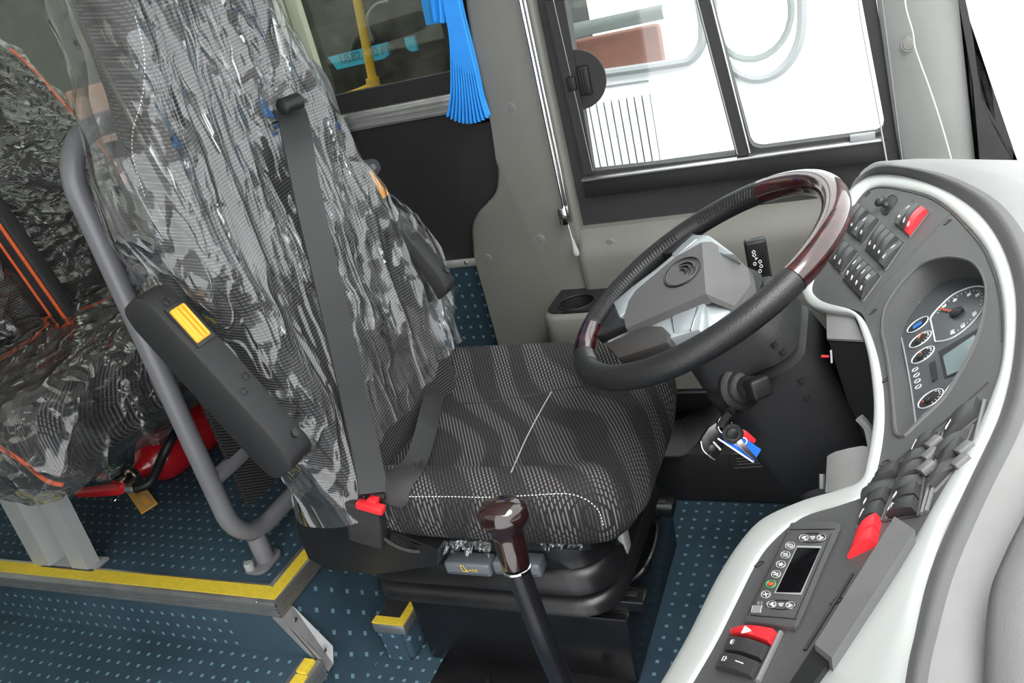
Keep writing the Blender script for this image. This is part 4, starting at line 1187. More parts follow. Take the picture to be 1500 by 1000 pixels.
kplate('card_edge', [(1052, 641), (1105, 676), (1103, 677.5), (1051, 643)], 0.0058, 0.002, 'white', 0, cd)
text('A0000 03', 0.006, 'white', kpt(1084, 654, 0.0045), kpt(1105, 672) - kpt(1060, 642), -down, cd)
mk('card_mark', tb([kpt(1089 + 5 * math.cos(t), 646 + 5 * math.sin(t), 0.005) for t in [rad(-100 + 20 * i) for i in range(9)]], 0.0009, 5), 'white', cd)
kplate('red_tag', [(1086, 627), (1095, 632), (1108, 644), (1105, 650), (1092, 643), (1086, 636)], 0.009, 0.005, 'red', 0.001)
fb = mk('fob', lt(kpt(1073, 634, 0.004), -into - right * 0.2 + down * 0.2, [(0.0145, 0), (0.0155, 0.002), (0.0145, 0.005), (0.010, 0.006), (0.008, 0.005), (0.005, 0.0065)], 24), 'black', keys, 40)
kplate('key_blade', [(1079, 648), (1086, 643), (1098, 659), (1111, 673), (1110, 676), (1103, 672), (1090, 661)], -0.002, 0.002, 'brass', 0.0004)

# ================================================================== foot well box and cup holder by the wall
fw = thing('footwell_box', (-0.3, 1.65, 0), 'black stepped box along the wall in the driver foot well', 'box')
mk('lower_box', bx((-0.85, 1.55, 0.001), (0.08, 1.748, 0.134), 0.006), 'board', fw)
mk('back_panel', bx((-0.85, 1.725, 0.134), (0.08, 1.748, 0.232), 0.003), 'board', fw)
mk('lip', bx((-0.85, 1.70, 0.202), (-0.10, 1.748, 0.209), 0.001), 'rubber', fw)
zt_ = 0.135
pts = [at(u, v, 2, zt_) for u, v in ((940, 620), (956, 620), (997, 615), (1012, 604), (1037, 579), (1056, 606), (1007, 663), (995, 667), (940, 668))]
for i in (4, 5): pts[i] = at((1037, 1056)[i - 4], (579, 606)[i - 4], 2, zt_ + 0.03)
mk('shelf_top', pr(pts, (0, 0, -0.004)), 'dash', fw, 0)
lp = [at(u, v, 1, 1.546) for u, v in ((1068, 662), (1130, 658), (1138, 682), (1071, 686))]
pl_ = mk('label_plate', pr(lp, (0, -0.003, 0), 0.0006), 'brownplate', fw, 0, label='dark brown outlined label plate')
ins = [p.lerp(sum(lp, V()) / 4, 0.14) + V((0, -0.0035, 0)) for p in lp]
mk('plate_line', tb(ins, 0.0006, 4, True), 'rubber', pl_)
for t in (0.35, 0.55, 0.75):
    mk('plate_line', tb([ins[0].lerp(ins[3], t).lerp(ins[1].lerp(ins[2], t), 0.1), ins[0].lerp(ins[3], t).lerp(ins[1].lerp(ins[2], t), 0.85)], 0.0005, 4), 'rubber', pl_)

cup = thing('cup_holder', (-0.6, 1.65, 0.3), 'grey wall console with a black cup holder well beside the seat', 'cup holder')
x0 = at(792, 480, 1, 1.56).x
zc = 0.488
yc1, yc0 = 1.742, 1.565
outl = rrect(x0, yc0, -0.30, 1.72, 0.035, 6)
def clift(a, b): return V((a, b, zc))
hx, hy = at(845, 443, 2, zc).x, at(845, 443, 2, zc).y
hole = [(hx + 0.042 * math.cos(t), hy + 0.042 * math.sin(t)) for t in [i * math.pi / 16 for i in range(32)]]
mk('top_plate', plate([(a, b) for a, b in rrect(x0 + 0.006, yc0 + 0.02, -0.30, 1.745, 0.03, 6)], [hole], clift, (0, 0, -0.004)), 'black', cup, 40)
mk('cup_well', lf([[V((a, b, zc)) for a, b in hole], [V((hx + (a - hx) * 0.97, hy + (b - hy) * 0.97, zc - 0.01)) for a, b in hole], [V((hx + (a - hx) * 0.88, hy + (b - hy) * 0.88, zc - 0.07)) for a, b in hole], [V((hx + (a - hx) * 0.1, hy + (b - hy) * 0.1, zc - 0.07)) for a, b in hole]], True), 'black', cup, 40)
mk('well_ring', tb([V((a, b, zc + 0.001)) for a, b in hole], 0.003, 8, True), 'black', cup)
rows = []
for z, g in ((zc - 0.004, 0.018), (zc - 0.004, 0.006), (zc - 0.012, 0.0), (zc - 0.05, 0.0), (zc - 0.06, -0.0), (zc - 0.11, 0.004), (zc - 0.2, 0.01)):
    rows.append([V((a, b, z)) for a, b in rrect(x0 + g, yc0 + g, -0.30 - g, 1.74 - g, 0.035, 6)])
mk('console_body', lf(rows, True), 'trim', cup, 50)

# ================================================================== dashboard
dash = thing('dashboard', (0.15, 1.0, 0.6), 'dark curved dashboard with silver trim, gauges and switch banks', 'dashboard')
LO = [(860, 1180), (915, 1090), (970, 1000), (1010, 930), (1050, 850), (1085, 795), (1119, 760), (1175, 735), (1225, 720), (1262, 706), (1271, 678), (1278, 640), (1281, 609), (1280, 575), (1273, 523), (1260, 480), (1250, 463), (1216, 458), (1189, 451), (1177, 434), (1174, 414), (1190, 375), (1220, 320), (1244, 281)]
LI = [(905, 1180), (960, 1090), (1015, 1000), (1050, 940), (1080, 880), (1105, 830), (1130, 795), (1175, 758), (1230, 740), (1270, 724), (1281, 700), (1288, 675), (1294, 640), (1296, 609), (1294, 566), (1285, 517), (1271, 478), (1262, 459), (1245, 452), (1210, 444), (1195, 434), (1190, 418), (1216, 355), (1240, 312), (1252, 299)]
UO = [(1244, 281), (1262, 263), (1279, 257), (1318, 257), (1360, 269), (1399, 287), (1435, 314), (1462, 350), (1480, 392), (1489, 440), (1489, 485), (1486, 520), (1481, 554), (1466, 608), (1445, 655), (1416, 716), (1387, 770), (1369, 824), (1356, 865), (1343, 925), (1328, 1000), (1318, 1090), (1310, 1180)]
UI = [(1252, 299), (1263, 283), (1281, 274), (1309, 275), (1360, 287), (1393, 308), (1420, 335), (1444, 365), (1462, 410), (1470, 455), (1471, 500), (1466, 543), (1448, 594), (1423, 651), (1387, 709), (1358, 759), (1340, 790), (1297, 860), (1240, 930), (1182, 1000), (1110, 1090), (1040, 1180)]
LOc, LIc, UOc, UIc = (px_curve(c, 4) for c in (LO, LI, UO, UI))
# recess outlines
CL = px_curve([(1293, 471), (1298, 450), (1314, 424), (1337, 398), (1358, 384), (1389, 377), (1420, 382), (1436, 396), (1445, 419), (1444, 448), (1436, 484), (1420, 523), (1394, 567), (1379, 588), (1345, 620), (1326, 638), (1315, 637), (1311, 626), (1309, 601), (1302, 536), (1293, 490)], 3)
panel_outline = LIc + UIc[1:]
def lift0(u, v): return ps(u, v)
mk('panel', plate(panel_outline, [CL], lift0, None, 14), 'dash', dash, 60)
# seams between the three panel sections and small clips
for pts in ([(1395, 310), (1350, 355), (1300, 413), (1268, 452)], [(1448, 560), (1390, 612), (1330, 662), (1285, 702)]):
    mk('panel_seam', tb([ps(u, v, 0.0003) for u, v in px_curve(pts, 6)], 0.0009, 5), 'recess', dash)
mk('panel_seam', tb([ps(u, v, 0.0003) for u, v in px_curve([(1256, 300), (1267, 284), (1283, 275.5), (1309, 276.5), (1358, 289), (1391, 310), (1418, 338), (1441, 368), (1458, 411), (1466, 456), (1467, 500)], 5)], 0.0008, 5), 'recess', dash)
for u, v in ((1271, 284), (1388, 325), (1279, 456), (1298, 556), (1296, 678), (1112, 826), (1225, 880)):
    p = ps(u, v, 0.0006); a, b, n = frame(SN(p))
    mk('panel_clip', tb([p + a * 0.0035 * math.cos(t) + b * 0.0055 * math.sin(t) for t in [i * math.pi / 8 for i in range(16)]], 0.0006, 5, True), 'recess', dash)

# silver trim strips, rounded
def strip(outer, inner, n, bump, lipz, name, mat):
    o = [ps(p.x, p.y) for p in resample([V((a, b, 0)) for a, b in outer], n)]
    i_ = [ps(p.x, p.y) for p in resample([V((a, b, 0)) for a, b in inner], n)]
    rows = []
    for a, b in zip(o, i_):
        nn = SN(a); w = (b - a)
        r = [a - nn * lipz + w * 0.15, a - nn * 0.006, a + nn * bump * 0.4 + w * 0.02]
        for t, h in ((0.12, 0.85), (0.3, 1.0), (0.5, 1.0), (0.7, 0.9), (0.88, 0.6), (0.97, 0.25), (1.0, -0.5)):
            r.append(a + w * t + nn * bump * h)
        rows.append(r)
    return mk(name, lf(rows), mat, dash, 60)
def pair_strip(outer, inner, n, bump, lipz, name, mat):
    """match outer and inner by nearest point along the curve"""
    O = resample([V((a, b, 0)) for a, b in outer], n)
    I = resample([V((a, b, 0)) for a, b in inner], n * 4)
    j = 0; Is = []
    for k, p in enumerate(O):
        best = min(range(j, min(len(I), j + 60)), key=lambda q: (I[q] - p).length + abs(q / (n * 4) - k / n) * 60)
        j = best; Is.append(I[best])
    Is[-1] = I[-1]; Is[0] = I[0]
    for _ in range(4):
        Is = [Is[0]] + [(Is[k - 1] + 2 * Is[k] + Is[k + 1]) / 4 for k in range(1, n - 1)] + [Is[-1]]
    rows = []
    for a2, b2 in zip(O, Is):
        a = ps(a2.x, a2.y); b = ps(b2.x, b2.y); nn = SN(a); w = b - a
        r = [a - nn * lipz + w * 0.3, a - nn * 0.007 + w * 0.04, a + nn * bump * 0.3]
        for t, h in ((0.12, 0.85), (0.3, 1.0), (0.5, 1.0), (0.7, 0.9), (0.88, 0.6), (0.97, 0.25), (1.0, -0.5)):
            r.append(a + w * t + nn * bump * h)
        rows.append(r)
    return mk(name, lf(rows), mat, dash, 60)
pair_strip(LOc, LIc, 160, 0.0035, 0.02, 'silver_trim', 'silver')
pair_strip(UOc, UIc, 160, 0.004, 0.012, 'silver_trim', 'silver')

# dash top: rises from the trim to a crest and runs on to the windshield
UB = [(1244, 281), (1279, 257), (1318, 257), (1360, 269), (1399, 287), (1435, 314), (1462, 350), (1480, 392), (1489, 440), (1486, 520), (1466, 608), (1416, 716), (1369, 824), (1343, 925), (1328, 1000), (1310, 1180)]
HC = [(1257, 259), (1288, 244), (1328, 246), (1374, 256), (1416, 273), (1456, 300), (1484, 338), (1503, 385), (1512, 440), (1506, 525), (1486, 618), (1434, 726), (1388, 832), (1361, 930), (1346, 1005), (1328, 1180)]
FC = [(1268, 246), (1290, 236), (1348, 237), (1400, 240), (1440, 248), (1500, 266), (1570, 300), (1620, 360), (1640, 430), (1640, 530), (1600, 650), (1540, 770), (1490, 890), (1466, 960), (1452, 1020), (1440, 1190)]
UBc, HCc, FCc = (px_curve(c, 6) for c in (UB, HC, FC))
CR = []
for u_, h_, f_ in zip(UBc, HCc, FCc):
    b = ps(*u_); nn = SN(b)
    zc_ = min(b.z + 0.024, 0.835); h = at(h_[0], h_[1], 2, zc_); f = at(f_[0], f_[1], 2, min(zc_ + 0.006, 0.84))
    back = V((0.25, 0.05 if b.y > 1.2 else -0.02, -0.05))
    CR.append([b - nn * 0.006, b + nn * 0.001, b.lerp(h, 0.25) + nn * 0.002, b.lerp(h, 0.6) + nn * 0.003, b.lerp(h, 0.88) + nn * 0.002, h, h.lerp(f, 0.12) + V((0, 0, 0.001)), h.lerp(f, 0.4) + V((0, 0, 0.002)), h.lerp(f, 0.8) + V((0, 0, 0.001)), f, f + back * 0.2 + V((0, 0, 0.004)), f + back])
mk('hood', lf([r[:7] for r in CR]), 'cowl', dash, 60)
mk('top_pad', lf([r[6:] for r in CR]), 'cowl_light', dash, 60)
# second raised pad of the dash top near the windshield
G = px_curve([(1560, 640), (1500, 755), (1470, 815), (1448, 878), (1440, 1000), (1436, 1120)], 8)
rows = []
for u, v in G:
    p = at(u, v, 2, 0.828); r = [p + V((0, 0, -0.02)), p, p + V((0.006, 0.002, 0.008)), p + V((0.02, 0.004, 0.012)), p + V((0.12, 0.02, 0.012)), p + V((0.4, 0.05, 0.0))]
    rows.append(r)
mk('front_pad', lf(rows), 'cowl', dash, 60)
# underside
rows = []
for p in resample([V((a, b, 0)) for a, b in LOc], 90):
    a = ps(p.x, p.y); nn = SN(a)
    rows.append([a - nn * 0.016 + V((0.006, 0, 0)), a + V((0.06, 0, -0.06)), a + V((0.13, 0, -0.22)), a + V((0.16, 0, -0.9))])
mk('underside', lf(rows), 'board', dash, 60)
bmx = bx((0.10, 0.9, 0.01), (0.16, 1.72, 0.58), 0.01)
mk('lower_panel', bmx, 'board', dash)

# ---- instrument cluster
DZ = -0.046
clu = mk('instrument_cluster', plate(CL, [], lambda u, v: ps(u, v, DZ) , None, 14), 'recess', dash, 0)
cv = [ps(u, v) for u, v in CL]
rows = []
def shrink(p, k): return p + V((0.012 * k, 0, DZ * k))
cm = sum(cv, V()) / len(cv)
fl_ = []
for p in cv:
    q = p - SN(p) * 0.036; fl_.append(q)
mk('recess_wall', lf([[p + SN(p) * 0.0015 + (p - cm).normalized() * 0.002 for p in cv], [p + SN(p) * 0.0016 for p in cv], [p + (q - p) * 0.12 for p, q in zip(cv, fl_)], fl_], True), 'dash', clu, 60)
mk('cluster_lip', tb([p + SN(p) * 0.0005 for p in cv], 0.0022, 6, True), 'dash', clu)
bm = bmesh.new(); f = bm.faces.new([bm.verts.new(q + SN(q) * 0.0004) for q in fl_]); bmesh.ops.triangulate(bm, faces=[f])
mk('gauge_board', bm, 'gauge', clu, 0)
FP0 = sum(fl_, V()) / len(fl_); FN = SN(FP0)
def fpx(u, v, h=0.001):
    r = ray(u, v); lo, hi = 0.0002, 0.003
    for i in range(36):
        k = (lo + hi) / 2; p = EYE + r * k
        if p.z - S(p.x, p.y) + 0.036 / FN.z - h / FN.z > 0: lo = k
        else: hi = k
    return EYE + r * lo
cz = lambda x, y: (1280 + x / 3.845, 380 + y / 3.845)
def fring(name, pts, r, closed, mat, parent): return mk(name, tb([fpx(*cz(x, y)) for x, y in pts], r, 6, closed), mat, parent)
def cfp(pts, k=5, closed=False):
    return [(p.x, p.y) for p in catmull([V((a, b, 0)) for a, b in pts], k, closed)]
sp = fring('speedometer', [(318, 332)] + cfp([(330, 310), (380, 255), (450, 195), (540, 157), (600, 150), (632, 165), (640, 205), (628, 240), (600, 300), (540, 370), (460, 432), (400, 456), (345, 462)]) + [(345, 461), (318, 333)], 0.0010, False, 'ring', clu)
mk('needle', tb([fpx(*cz(370, 276), 0.003), fpx(*cz(440, 292), 0.003)], 0.001, 5), 'needle', clu)
hc = fpx(*cz(470, 302), 0.001)
mk('needle_hub', lt(hc, FN, [(0.0085, 0), (0.0085, 0.003), (0.006, 0.005)], 16), 'recess', clu)
sc_ = fpx(*cz(480, 305)); 
ex1 = (fpx(*cz(540, 300)) - fpx(*cz(420, 300))).normalized()
ex1 = (V((0, -1, 0)) - FN * FN.dot(V((0, -1, 0)))).normalized(); ey1 = FN.cross(ex1)
for body, x, y in (('20', 395, 262), ('40', 455, 228), ('60', 535, 197), ('80', 582, 200), ('100', 565, 305), ('120', 500, 372), ('140', 440, 408)):
    text(body, 0.0075, 'white', fpx(*cz(x, y), 0.0012), ex1, ey1, clu, 'numeral')
bm = bmesh.new()
for (x, y) in cfp([(355, 300), (400, 248), (470, 200), (545, 172), (605, 172), (618, 225), (585, 300), (530, 360), (455, 418)], 3):
    q = fpx(*cz(x, y)); d_ = (hc - q).normalized(); tube(bm, [q + d_ * 0.001, q + d_ * 0.0035], 0.0004, 4)
mk('tick_marks', bm, 'white', clu, 0, kind='stuff')
for k, (x, y, nd, prt) in enumerate(((247, 367, None, 'bluelamp'), (262, 450, (8, -38), None), (276, 537, (-12, -20), None), (320, 783, (-48, 18), None), (325, 885, (25, -38), None))):
    c = fpx(*cz(x, y)); R_ = 0.0148
    g = mk('small_gauge', tb([c + ex1 * R_ * math.cos(t) + ey1 * R_ * math.sin(t) for t in [i * math.pi / 14 for i in range(28)]], 0.0008, 6, True), 'ring', clu)
    mk('gauge_dial', lt(c - FN * 0.0006, FN, [(R_ * 0.95, 0), (R_ * 0.95, 0.0004)], 24), 'recess', g, 0)
    if nd:
        b_ = c + ex1 * 0.001 - ey1 * 0.003
        mk('needle', tb([b_ + FN * 0.002, fpx(*cz(x + nd[0], y + nd[1]), 0.003)], 0.0008, 5), 'needle', g)
        mk('needle_hub', lt(b_, FN, [(0.0042, 0), (0.0042, 0.002), (0.003, 0.003)], 12), 'board', g)
        bm = bmesh.new()
        for i in range(7):
            t = rad(10 + i * 22); q = c + (ex1 * math.cos(t) + ey1 * math.sin(t)) * R_ * 0.85 + FN * 0.0006
            tube(bm, [q, q - (ex1 * math.cos(t) + ey1 * math.sin(t)) * 0.0022], 0.0004, 4)
        mk('tick_marks', bm, 'white', g, 0, kind='stuff')
    else:
        for o_ in (-0.004, 0.001): mk('blue_print', obox(bmesh.new(), c + ex1 * (o_ + 0.003) + FN * 0.0005, ex1, ey1, FN, 0.0016, 0.006, 0.0004), prt, g, 0)
for x, y in ((232, 620), (240, 651), (245, 684), (250, 716)):
    c = fpx(*cz(x, y))
    mk('indicator_ring', tb([c + ex1 * 0.0036 * math.cos(t) + ey1 * 0.0036 * math.sin(t) for t in [i * math.pi / 8 for i in range(16)]], 0.0006, 5, True), 'ring', clu)
lc = [(390, 545), (568, 425), (588, 462), (525, 608), (415, 655)]
lb = mk('display_frame', pr([fpx(*cz(x, y), 0.0006) for x, y in ((365, 520), (605, 380), (640, 400), (560, 620), (400, 670))], FN * 0.0006), 'recess', clu, 0)
mk('display', pr([fpx(*cz(x, y), 0.0014) for x, y in lc], FN * 0.0004), 'lcd', lb, 0)
mk('small_display', pr([fpx(*cz(x, y), 0.0012) for x, y in ((312, 590), (345, 568), (358, 668), (330, 690))], FN * 0.0005), 'recess', clu, 0)
fring('arc_trim', cfp([(515, 618), (470, 660), (425, 715), (403, 748), (408, 782)]), 0.0010, False, 'ring', clu)
fring('edge_trim', cfp([(258, 238), (215, 285), (175, 345), (150, 402), (168, 500), (195, 640), (220, 800), (240, 955)]), 0.0010, False, 'rubber', clu)

# ---- rocker switches
def bil(q, s, t): return (q[0] * (1 - s) + q[1] * s) * (1 - t) + (q[3] * (1 - s) + q[2] * s) * t
def rocker(quad, mat, hgt, parent, tilt=0.0, icon=True, dash_mark=True, dbl=False, seedk=0, base_h=0.002):
    """quad: four surface points L0 (low end), U0 (high end), U1, L1; s runs low->high end"""
    n = SN(sum(quad, V()) / 4); ns, nt = 12, 4
    rows = []
    for i in range(ns + 1):
        s = i / ns; r = []
        h = base_h + hgt * (0.42 + 0.58 * (2 * s - 1) ** 2 * 0 + 0.5 * math.sin(math.pi * min(1, max(0, s * 0.92 + 0.06))) + tilt * (s - 0.5))
        h = max(h, base_h + 0.001)
        for j in range(nt + 1):
            t = j / nt; e = 0.92 if j in (0, nt) else 1.0
            r.append(bil(quad, s, 0.08 + 0.84 * t) + n * h * e)
        rows.append([bil(quad, s, 0.07)] + r + [bil(quad, s, 0.93)])
    first = [bil(quad, 0, 0.07 + 0.86 * max(0, min(1, (j - 1) / nt))) for j in range(nt + 3)]
    last = [bil(quad, 1, 0.07 + 0.86 * max(0, min(1, (j - 1) / nt))) for j in range(nt + 3)]
    o = mk('rocker_switch', lf([first] + rows + [last]), mat, parent, 35)
    ux = (quad[1] - quad[0]).normalized(); vx = (quad[3] - quad[0]); W = vx.length; vx.normalize()
    L_ = (quad[1] - quad[0]).length
    def surf(s, t):
        h = base_h + hgt * (0.42 + 0.5 * math.sin(math.pi * min(1, max(0, s * 0.92 + 0.06))) + tilt * (s - 0.5))
        return bil(quad, s, t) + n * (h + 0.0004)
    if icon:
        rnd = random.Random(seedk); c0_ = (0.24, 0.5); bm = bmesh.new()
        kx = 2.9 / 1000; 
        def q(x, y): return surf(c0_[0] + x * kx / L_, c0_[1] + y * kx / W)
        typ = seedk % 4; rr_ = 0.00024
        if typ == 0: tube(bm, [q(math.cos(a), math.sin(a)) for a in [i * math.pi / 4 for i in range(9)]], rr_, 4); tube(bm, [q(-0.5, 0), q(0.5, 0)], rr_, 4)
        elif typ == 1: tube(bm, [q(-1, -0.8), q(1, -0.8), q(1, 0.8), q(-1, 0.8), q(-1, -0.8)], rr_, 4); tube(bm, [q(1, 0), q(1.9, 0)], rr_, 4)
        elif typ == 2:
            for y in (-0.8, 0, 0.8): tube(bm, [q(0, y), q(1.3, y)], rr_, 4)
            tube(bm, [q(-0.2, -1), q(-1.0, -0.5), q(-1.0, 0.5), q(-0.2, 1), q(-0.2, -1)], rr_, 4)
        else: tube(bm, [q(-1, -1), q(0.9, 0), q(-1, 1), q(-1, -1)], rr_, 4); tube(bm, [q(1.2, -0.8), q(1.2, 0.8)], rr_, 4)
        mk('switch_symbol', bm, 'white', o, 0)
    if dash_mark:
        for off in ((-0.12, 0.12) if dbl else (0,)):
            mk('switch_mark', tb([surf(0.60, 0.5 + off), surf(0.78, 0.5 + off)], 0.0004, 5), 'white', o, 0)
    return o
def bank(corner, k, origin, n, specs, parent=dash, frame_on=True, lift=0.0):
    P = [ps(origin[0] + x / k, origin[1] + y / k, lift) for x, y in corner]      # L0 U0 U1 L1
    c = sum(P, V()) / 4; nn = SN(c)
    big = [c + (p - c) * 1.06 for p in P]
    if frame_on:
        mk('switch_tray', pr([p + nn * 0.0003 for p in big], nn * 0.0008), 'recess', parent, 0)
        mk('tray_rim', tb([big[0] + nn * 0.001, big[1] + nn * 0.001, big[2] + nn * 0.001, big[3] + nn * 0.001], 0.0012, 6, True), 'dash', parent)
    for i in range(n):
        a, b = i / n, (i + 1) / n
        quad = [P[0].lerp(P[3], a), P[1].lerp(P[2], a), P[1].lerp(P[2], b), P[0].lerp(P[3], b)]
        sp_ = specs[i]
        rocker(quad, sp_.get('mat', 'switch'), sp_.get('h', 0.010), parent, sp_.get('tilt', 0.5), sp_.get('icon', True), sp_.get('dash', False), sp_.get('dbl', False), sp_.get('seed', i), 0.0012)
oA, kA = (1190, 280), 5.557
up, dn = dict(tilt=0.40), dict(tilt=-0.85, dash=True, h=0.007)
bank([(262, 300), (385, 112), (545, 245), (415, 425)], kA, oA, 4, [dict(up, seed=1), dict(up, seed=0), dict(dn, seed=3), dict(up, seed=2)])
bank([(445, 478), (585, 290), (745, 430), (600, 635)], kA, oA, 4, [dict(up, seed=3), dict(up, seed=2), dict(up, seed=0), dict(dn, seed=1)])
bank([(130, 545), (240, 380), (370, 500), (240, 670)], kA, oA, 3, [dict(up, seed=0), dict(up, seed=3), dict(up, seed=1)])
bank([(265, 720), (405, 545), (555, 700), (415, 890)], kA, oA, 4, [dict(up, seed=2, dash=True), dict(up, seed=2, dash=True), dict(up, seed=2, dash=True), dict(up, seed=2, dash=True, dbl=True)])
bank([(685, 265), (820, 80), (950, 175), (800, 370)], kA, oA, 3, [dict(dn, seed=0), dict(up, seed=1), dict(mat='red', h=0.011, tilt=0.3, icon=True, seed=1)])
# small mirror joystick in an oval well
ja = lambda x, y, dz=0.0: ps(oA[0] + x / kA, oA[1] + y / kA, dz)
c = ja(620, 105); 
ov = [ja(x, y, 0.0008) for x, y in cfp([(560, 150), (575, 100), (630, 40), (670, 35), (690, 60), (675, 100), (630, 170), (600, 190), (570, 180)], 4, True)]
jw = mk('joystick_well', tb(ov, 0.001, 6, True), 'recess', dash)
bm = bmesh.new(); f = bm.faces.new([bm.verts.new(p) for p in ov]); bmesh.ops.triangulate(bm, faces=[f]); mk('well_floor', bm, 'recess', jw, 0)
n_ = SN(c); jc = ja(605, 115)
mk('mirror_joystick', lt(jc, n_ * 0.8 - V((0.3, 0, 0)), [(0.005, 0), (0.004, 0.006), (0.008, 0.009), (0.0095, 0.013), (0.008, 0.017), (0.004, 0.019), (0.0005, 0.0195)], 18), 'switch', jw, 60)

# lower right banks
oB, kB = (1220, 580), 3.846
lo_ = dict(tilt=0.7, h=0.009)
bank([(215, 490), (400, 385), (275, 700), (150, 740)], kB, oB, 4, [dict(lo_, seed=3), dict(dn, seed=2, dash=False, icon=False), dict(lo_, seed=0), dict(lo_, seed=1)])
bank([(140, 790), (278, 690), (250, 850), (88, 925)], kB, oB, 2, [dict(lo_, mat='red', icon=False), dict(lo_, mat='red', icon=False)], frame_on=False)
bank([(465, 290), (600, 215), (520, 420), (395, 500)], kB, oB, 3, [dict(lo_, seed=3), dict(dn, icon=False, dash=False), dict(dn, icon=False, dash=False)])
bank([(385, 515), (520, 440), (480, 675), (300, 700)], kB, oB, 3, [dict(dn, icon=False, dash=False), dict(lo_, seed=0), dict(lo_, seed=1)])
bank([(640, 170), (845, 30), (820, 130), (620, 290)], kB, oB, 1, [dict(lo_, seed=3, dash=False)])
bank([(620, 300), (790, 180), (690, 420), (575, 540)], kB, oB, 3, [dict(dn, icon=False, dash=False), dict(lo_, icon=False), dict(dn, icon=False, dash=False)])
nx = lambda x, y, dz=0.0: ps(oB[0] + x / kB, oB[1] + y / kB, dz)
for x, y in ((572, 262), (552, 328), (530, 402), (745, 295), (722, 370)):
    p = nx(x, y, 0.006); n_ = SN(p); ux = (nx(x + 30, y + 10) - nx(x, y)).normalized(); 
    mk('switch_tab', obox(bmesh.new(), p, ux, n_.cross(ux), n_, 0.0052, 0.0068, 0.0035, 0.0012), 'cowl', dash, 40)
for a, b in (((625, 205), (500, 660)), ((660, 180), (525, 650)), ((855, 25), (800, 250)), ((412, 375), (300, 690))):
    mk('switch_rail', tb([nx(*a, 0.002), nx(*b, 0.002)], 0.0018, 6), 'cowl', dash)
# near left row: hazard switch and two more
oC, kC = (1060, 900), 10.0
bank([(150, 260), (800, 270), (700, 475), (140, 335)], kC, oC, 1, [dict(mat='red', h=0.009, tilt=0.2, icon=False)], frame_on=False)
bank([(120, 350), (690, 490), (570, 715), (40, 580)], kC, oC, 1, [dict(h=0.007, tilt=0.2, seed=2)], frame_on=False)
bank([(30, 590), (560, 740), (430, 975), (-90, 830)], kC, oC, 1, [dict(h=0.007, tilt=0.2, seed=1, dash=True)], frame_on=False)
cx = lambda x, y, dz=0.0: ps(oC[0] + x / kC, oC[1] + y / kC, dz)
tri = [cx(270, 262, 0.0125), cx(318, 175, 0.0125), cx(395, 232, 0.0125)]
mk('hazard_symbol', tb(tri, 0.0007, 5, True), 'white', dash, 0, label='white warning triangle on the red hazard switch')
cc_ = sum(tri, V()) / 3
mk('hazard_symbol', tb([cc_ + (p - cc_) * 0.45 for p in tri], 0.0006, 5, True), 'white', dash, 0)
mk('switch_rail', tb([cx(840, 260, 0.002), cx(500, 980, 0.002)], 0.0022, 6), 'cowl', dash)
# sloped lid beside the lower banks
oD, kD = (1000, 720), 3.57
dx = lambda x, y, dz=0.0: ps(oD[0] + x / kD, oD[1] + y / kD, dz)
bm = bmesh.new()
top = [dx(x, y, 0.016) for x, y in ((1108, 128), (1216, 200), (780, 868), (690, 795))]
lowp = [p + V((0, 0, -0.03)) for p in top]
prism(bm, top, (0, 0, -0.028))
mk('tray_lid', bm, 'cowl', dash, 30)
mk('tray_front', pr([dx(x, y, 0.010) for x, y in ((690, 800), (780, 868), (640, 1060), (520, 1060))], (0, 0, -0.03)), 'recess', dash, 0)
mk('groove', tb([dx(890, 430, 0.0006), dx(760, 640, 0.0006), dx(640, 830, 0.0006)], 0.0016, 6), 'recess', dash)

# ---- climate control unit
oE, kE = (1090, 760), 6.2533
ex_ = lambda x, y, dz=0.0: ps(oE[0] + x / kE, oE[1] + y / kE, dz)
ac = mk('climate_control', pr([ex_(x, y, 0.0045) for x, y in cfp([(430, 30), (640, 20), (835, 25)], 2) + [(880, 45), (885, 75)] + cfp([(700, 480), (500, 955), (455, 985)], 2) + [(420, 985), (10, 935), (0, 920), (210, 480)]], (0, 0, -0.006), 0.0008), 'dash', dash, 30)
for pts in ([(420, 95), (830, 92)], [(60, 880), (480, 915)], [(390, 130), (30, 880)], [(800, 130), (470, 900)]):
    mk('panel_line', tb([ex_(*p, 0.0048) for p in pts], 0.0004, 5), 'recess', ac)
lcd = mk('screen_frame', pr([ex_(x, y, 0.0049) for x, y in ((485, 245), (712, 250), (525, 695), (275, 680))], (0, 0, 0.0003)), 'lightgrey', ac, 0)
mk('screen', pr([ex_(x, y, 0.0056) for x, y in ((487, 262), (700, 268), (518, 672), (292, 668))], (0, 0, 0.0003)), 'lcd_black', ac, 0)
def oval(x, y, rx, ry, ang, r, mat, name, parent, dz=0.0050):
    ca, sa = math.cos(ang), math.sin(ang)
    pts = [ex_(x + rx * math.cos(t) * ca - ry * math.sin(t) * sa, y + rx * math.cos(t) * sa + ry * math.sin(t) * ca, dz) for t in [i * math.pi / 12 for i in range(24)]]
    return mk(name, tb(pts, r, 5, True), mat, parent, 0)
def glyph(x, y, strokes, parent, mat='white', r=0.00035):
    bm = bmesh.new()
    for s in strokes: tube(bm, [ex_(x + a, y + b, 0.0051) for a, b in s], r, 4)
    mk('button_symbol', bm, mat, parent, 0)
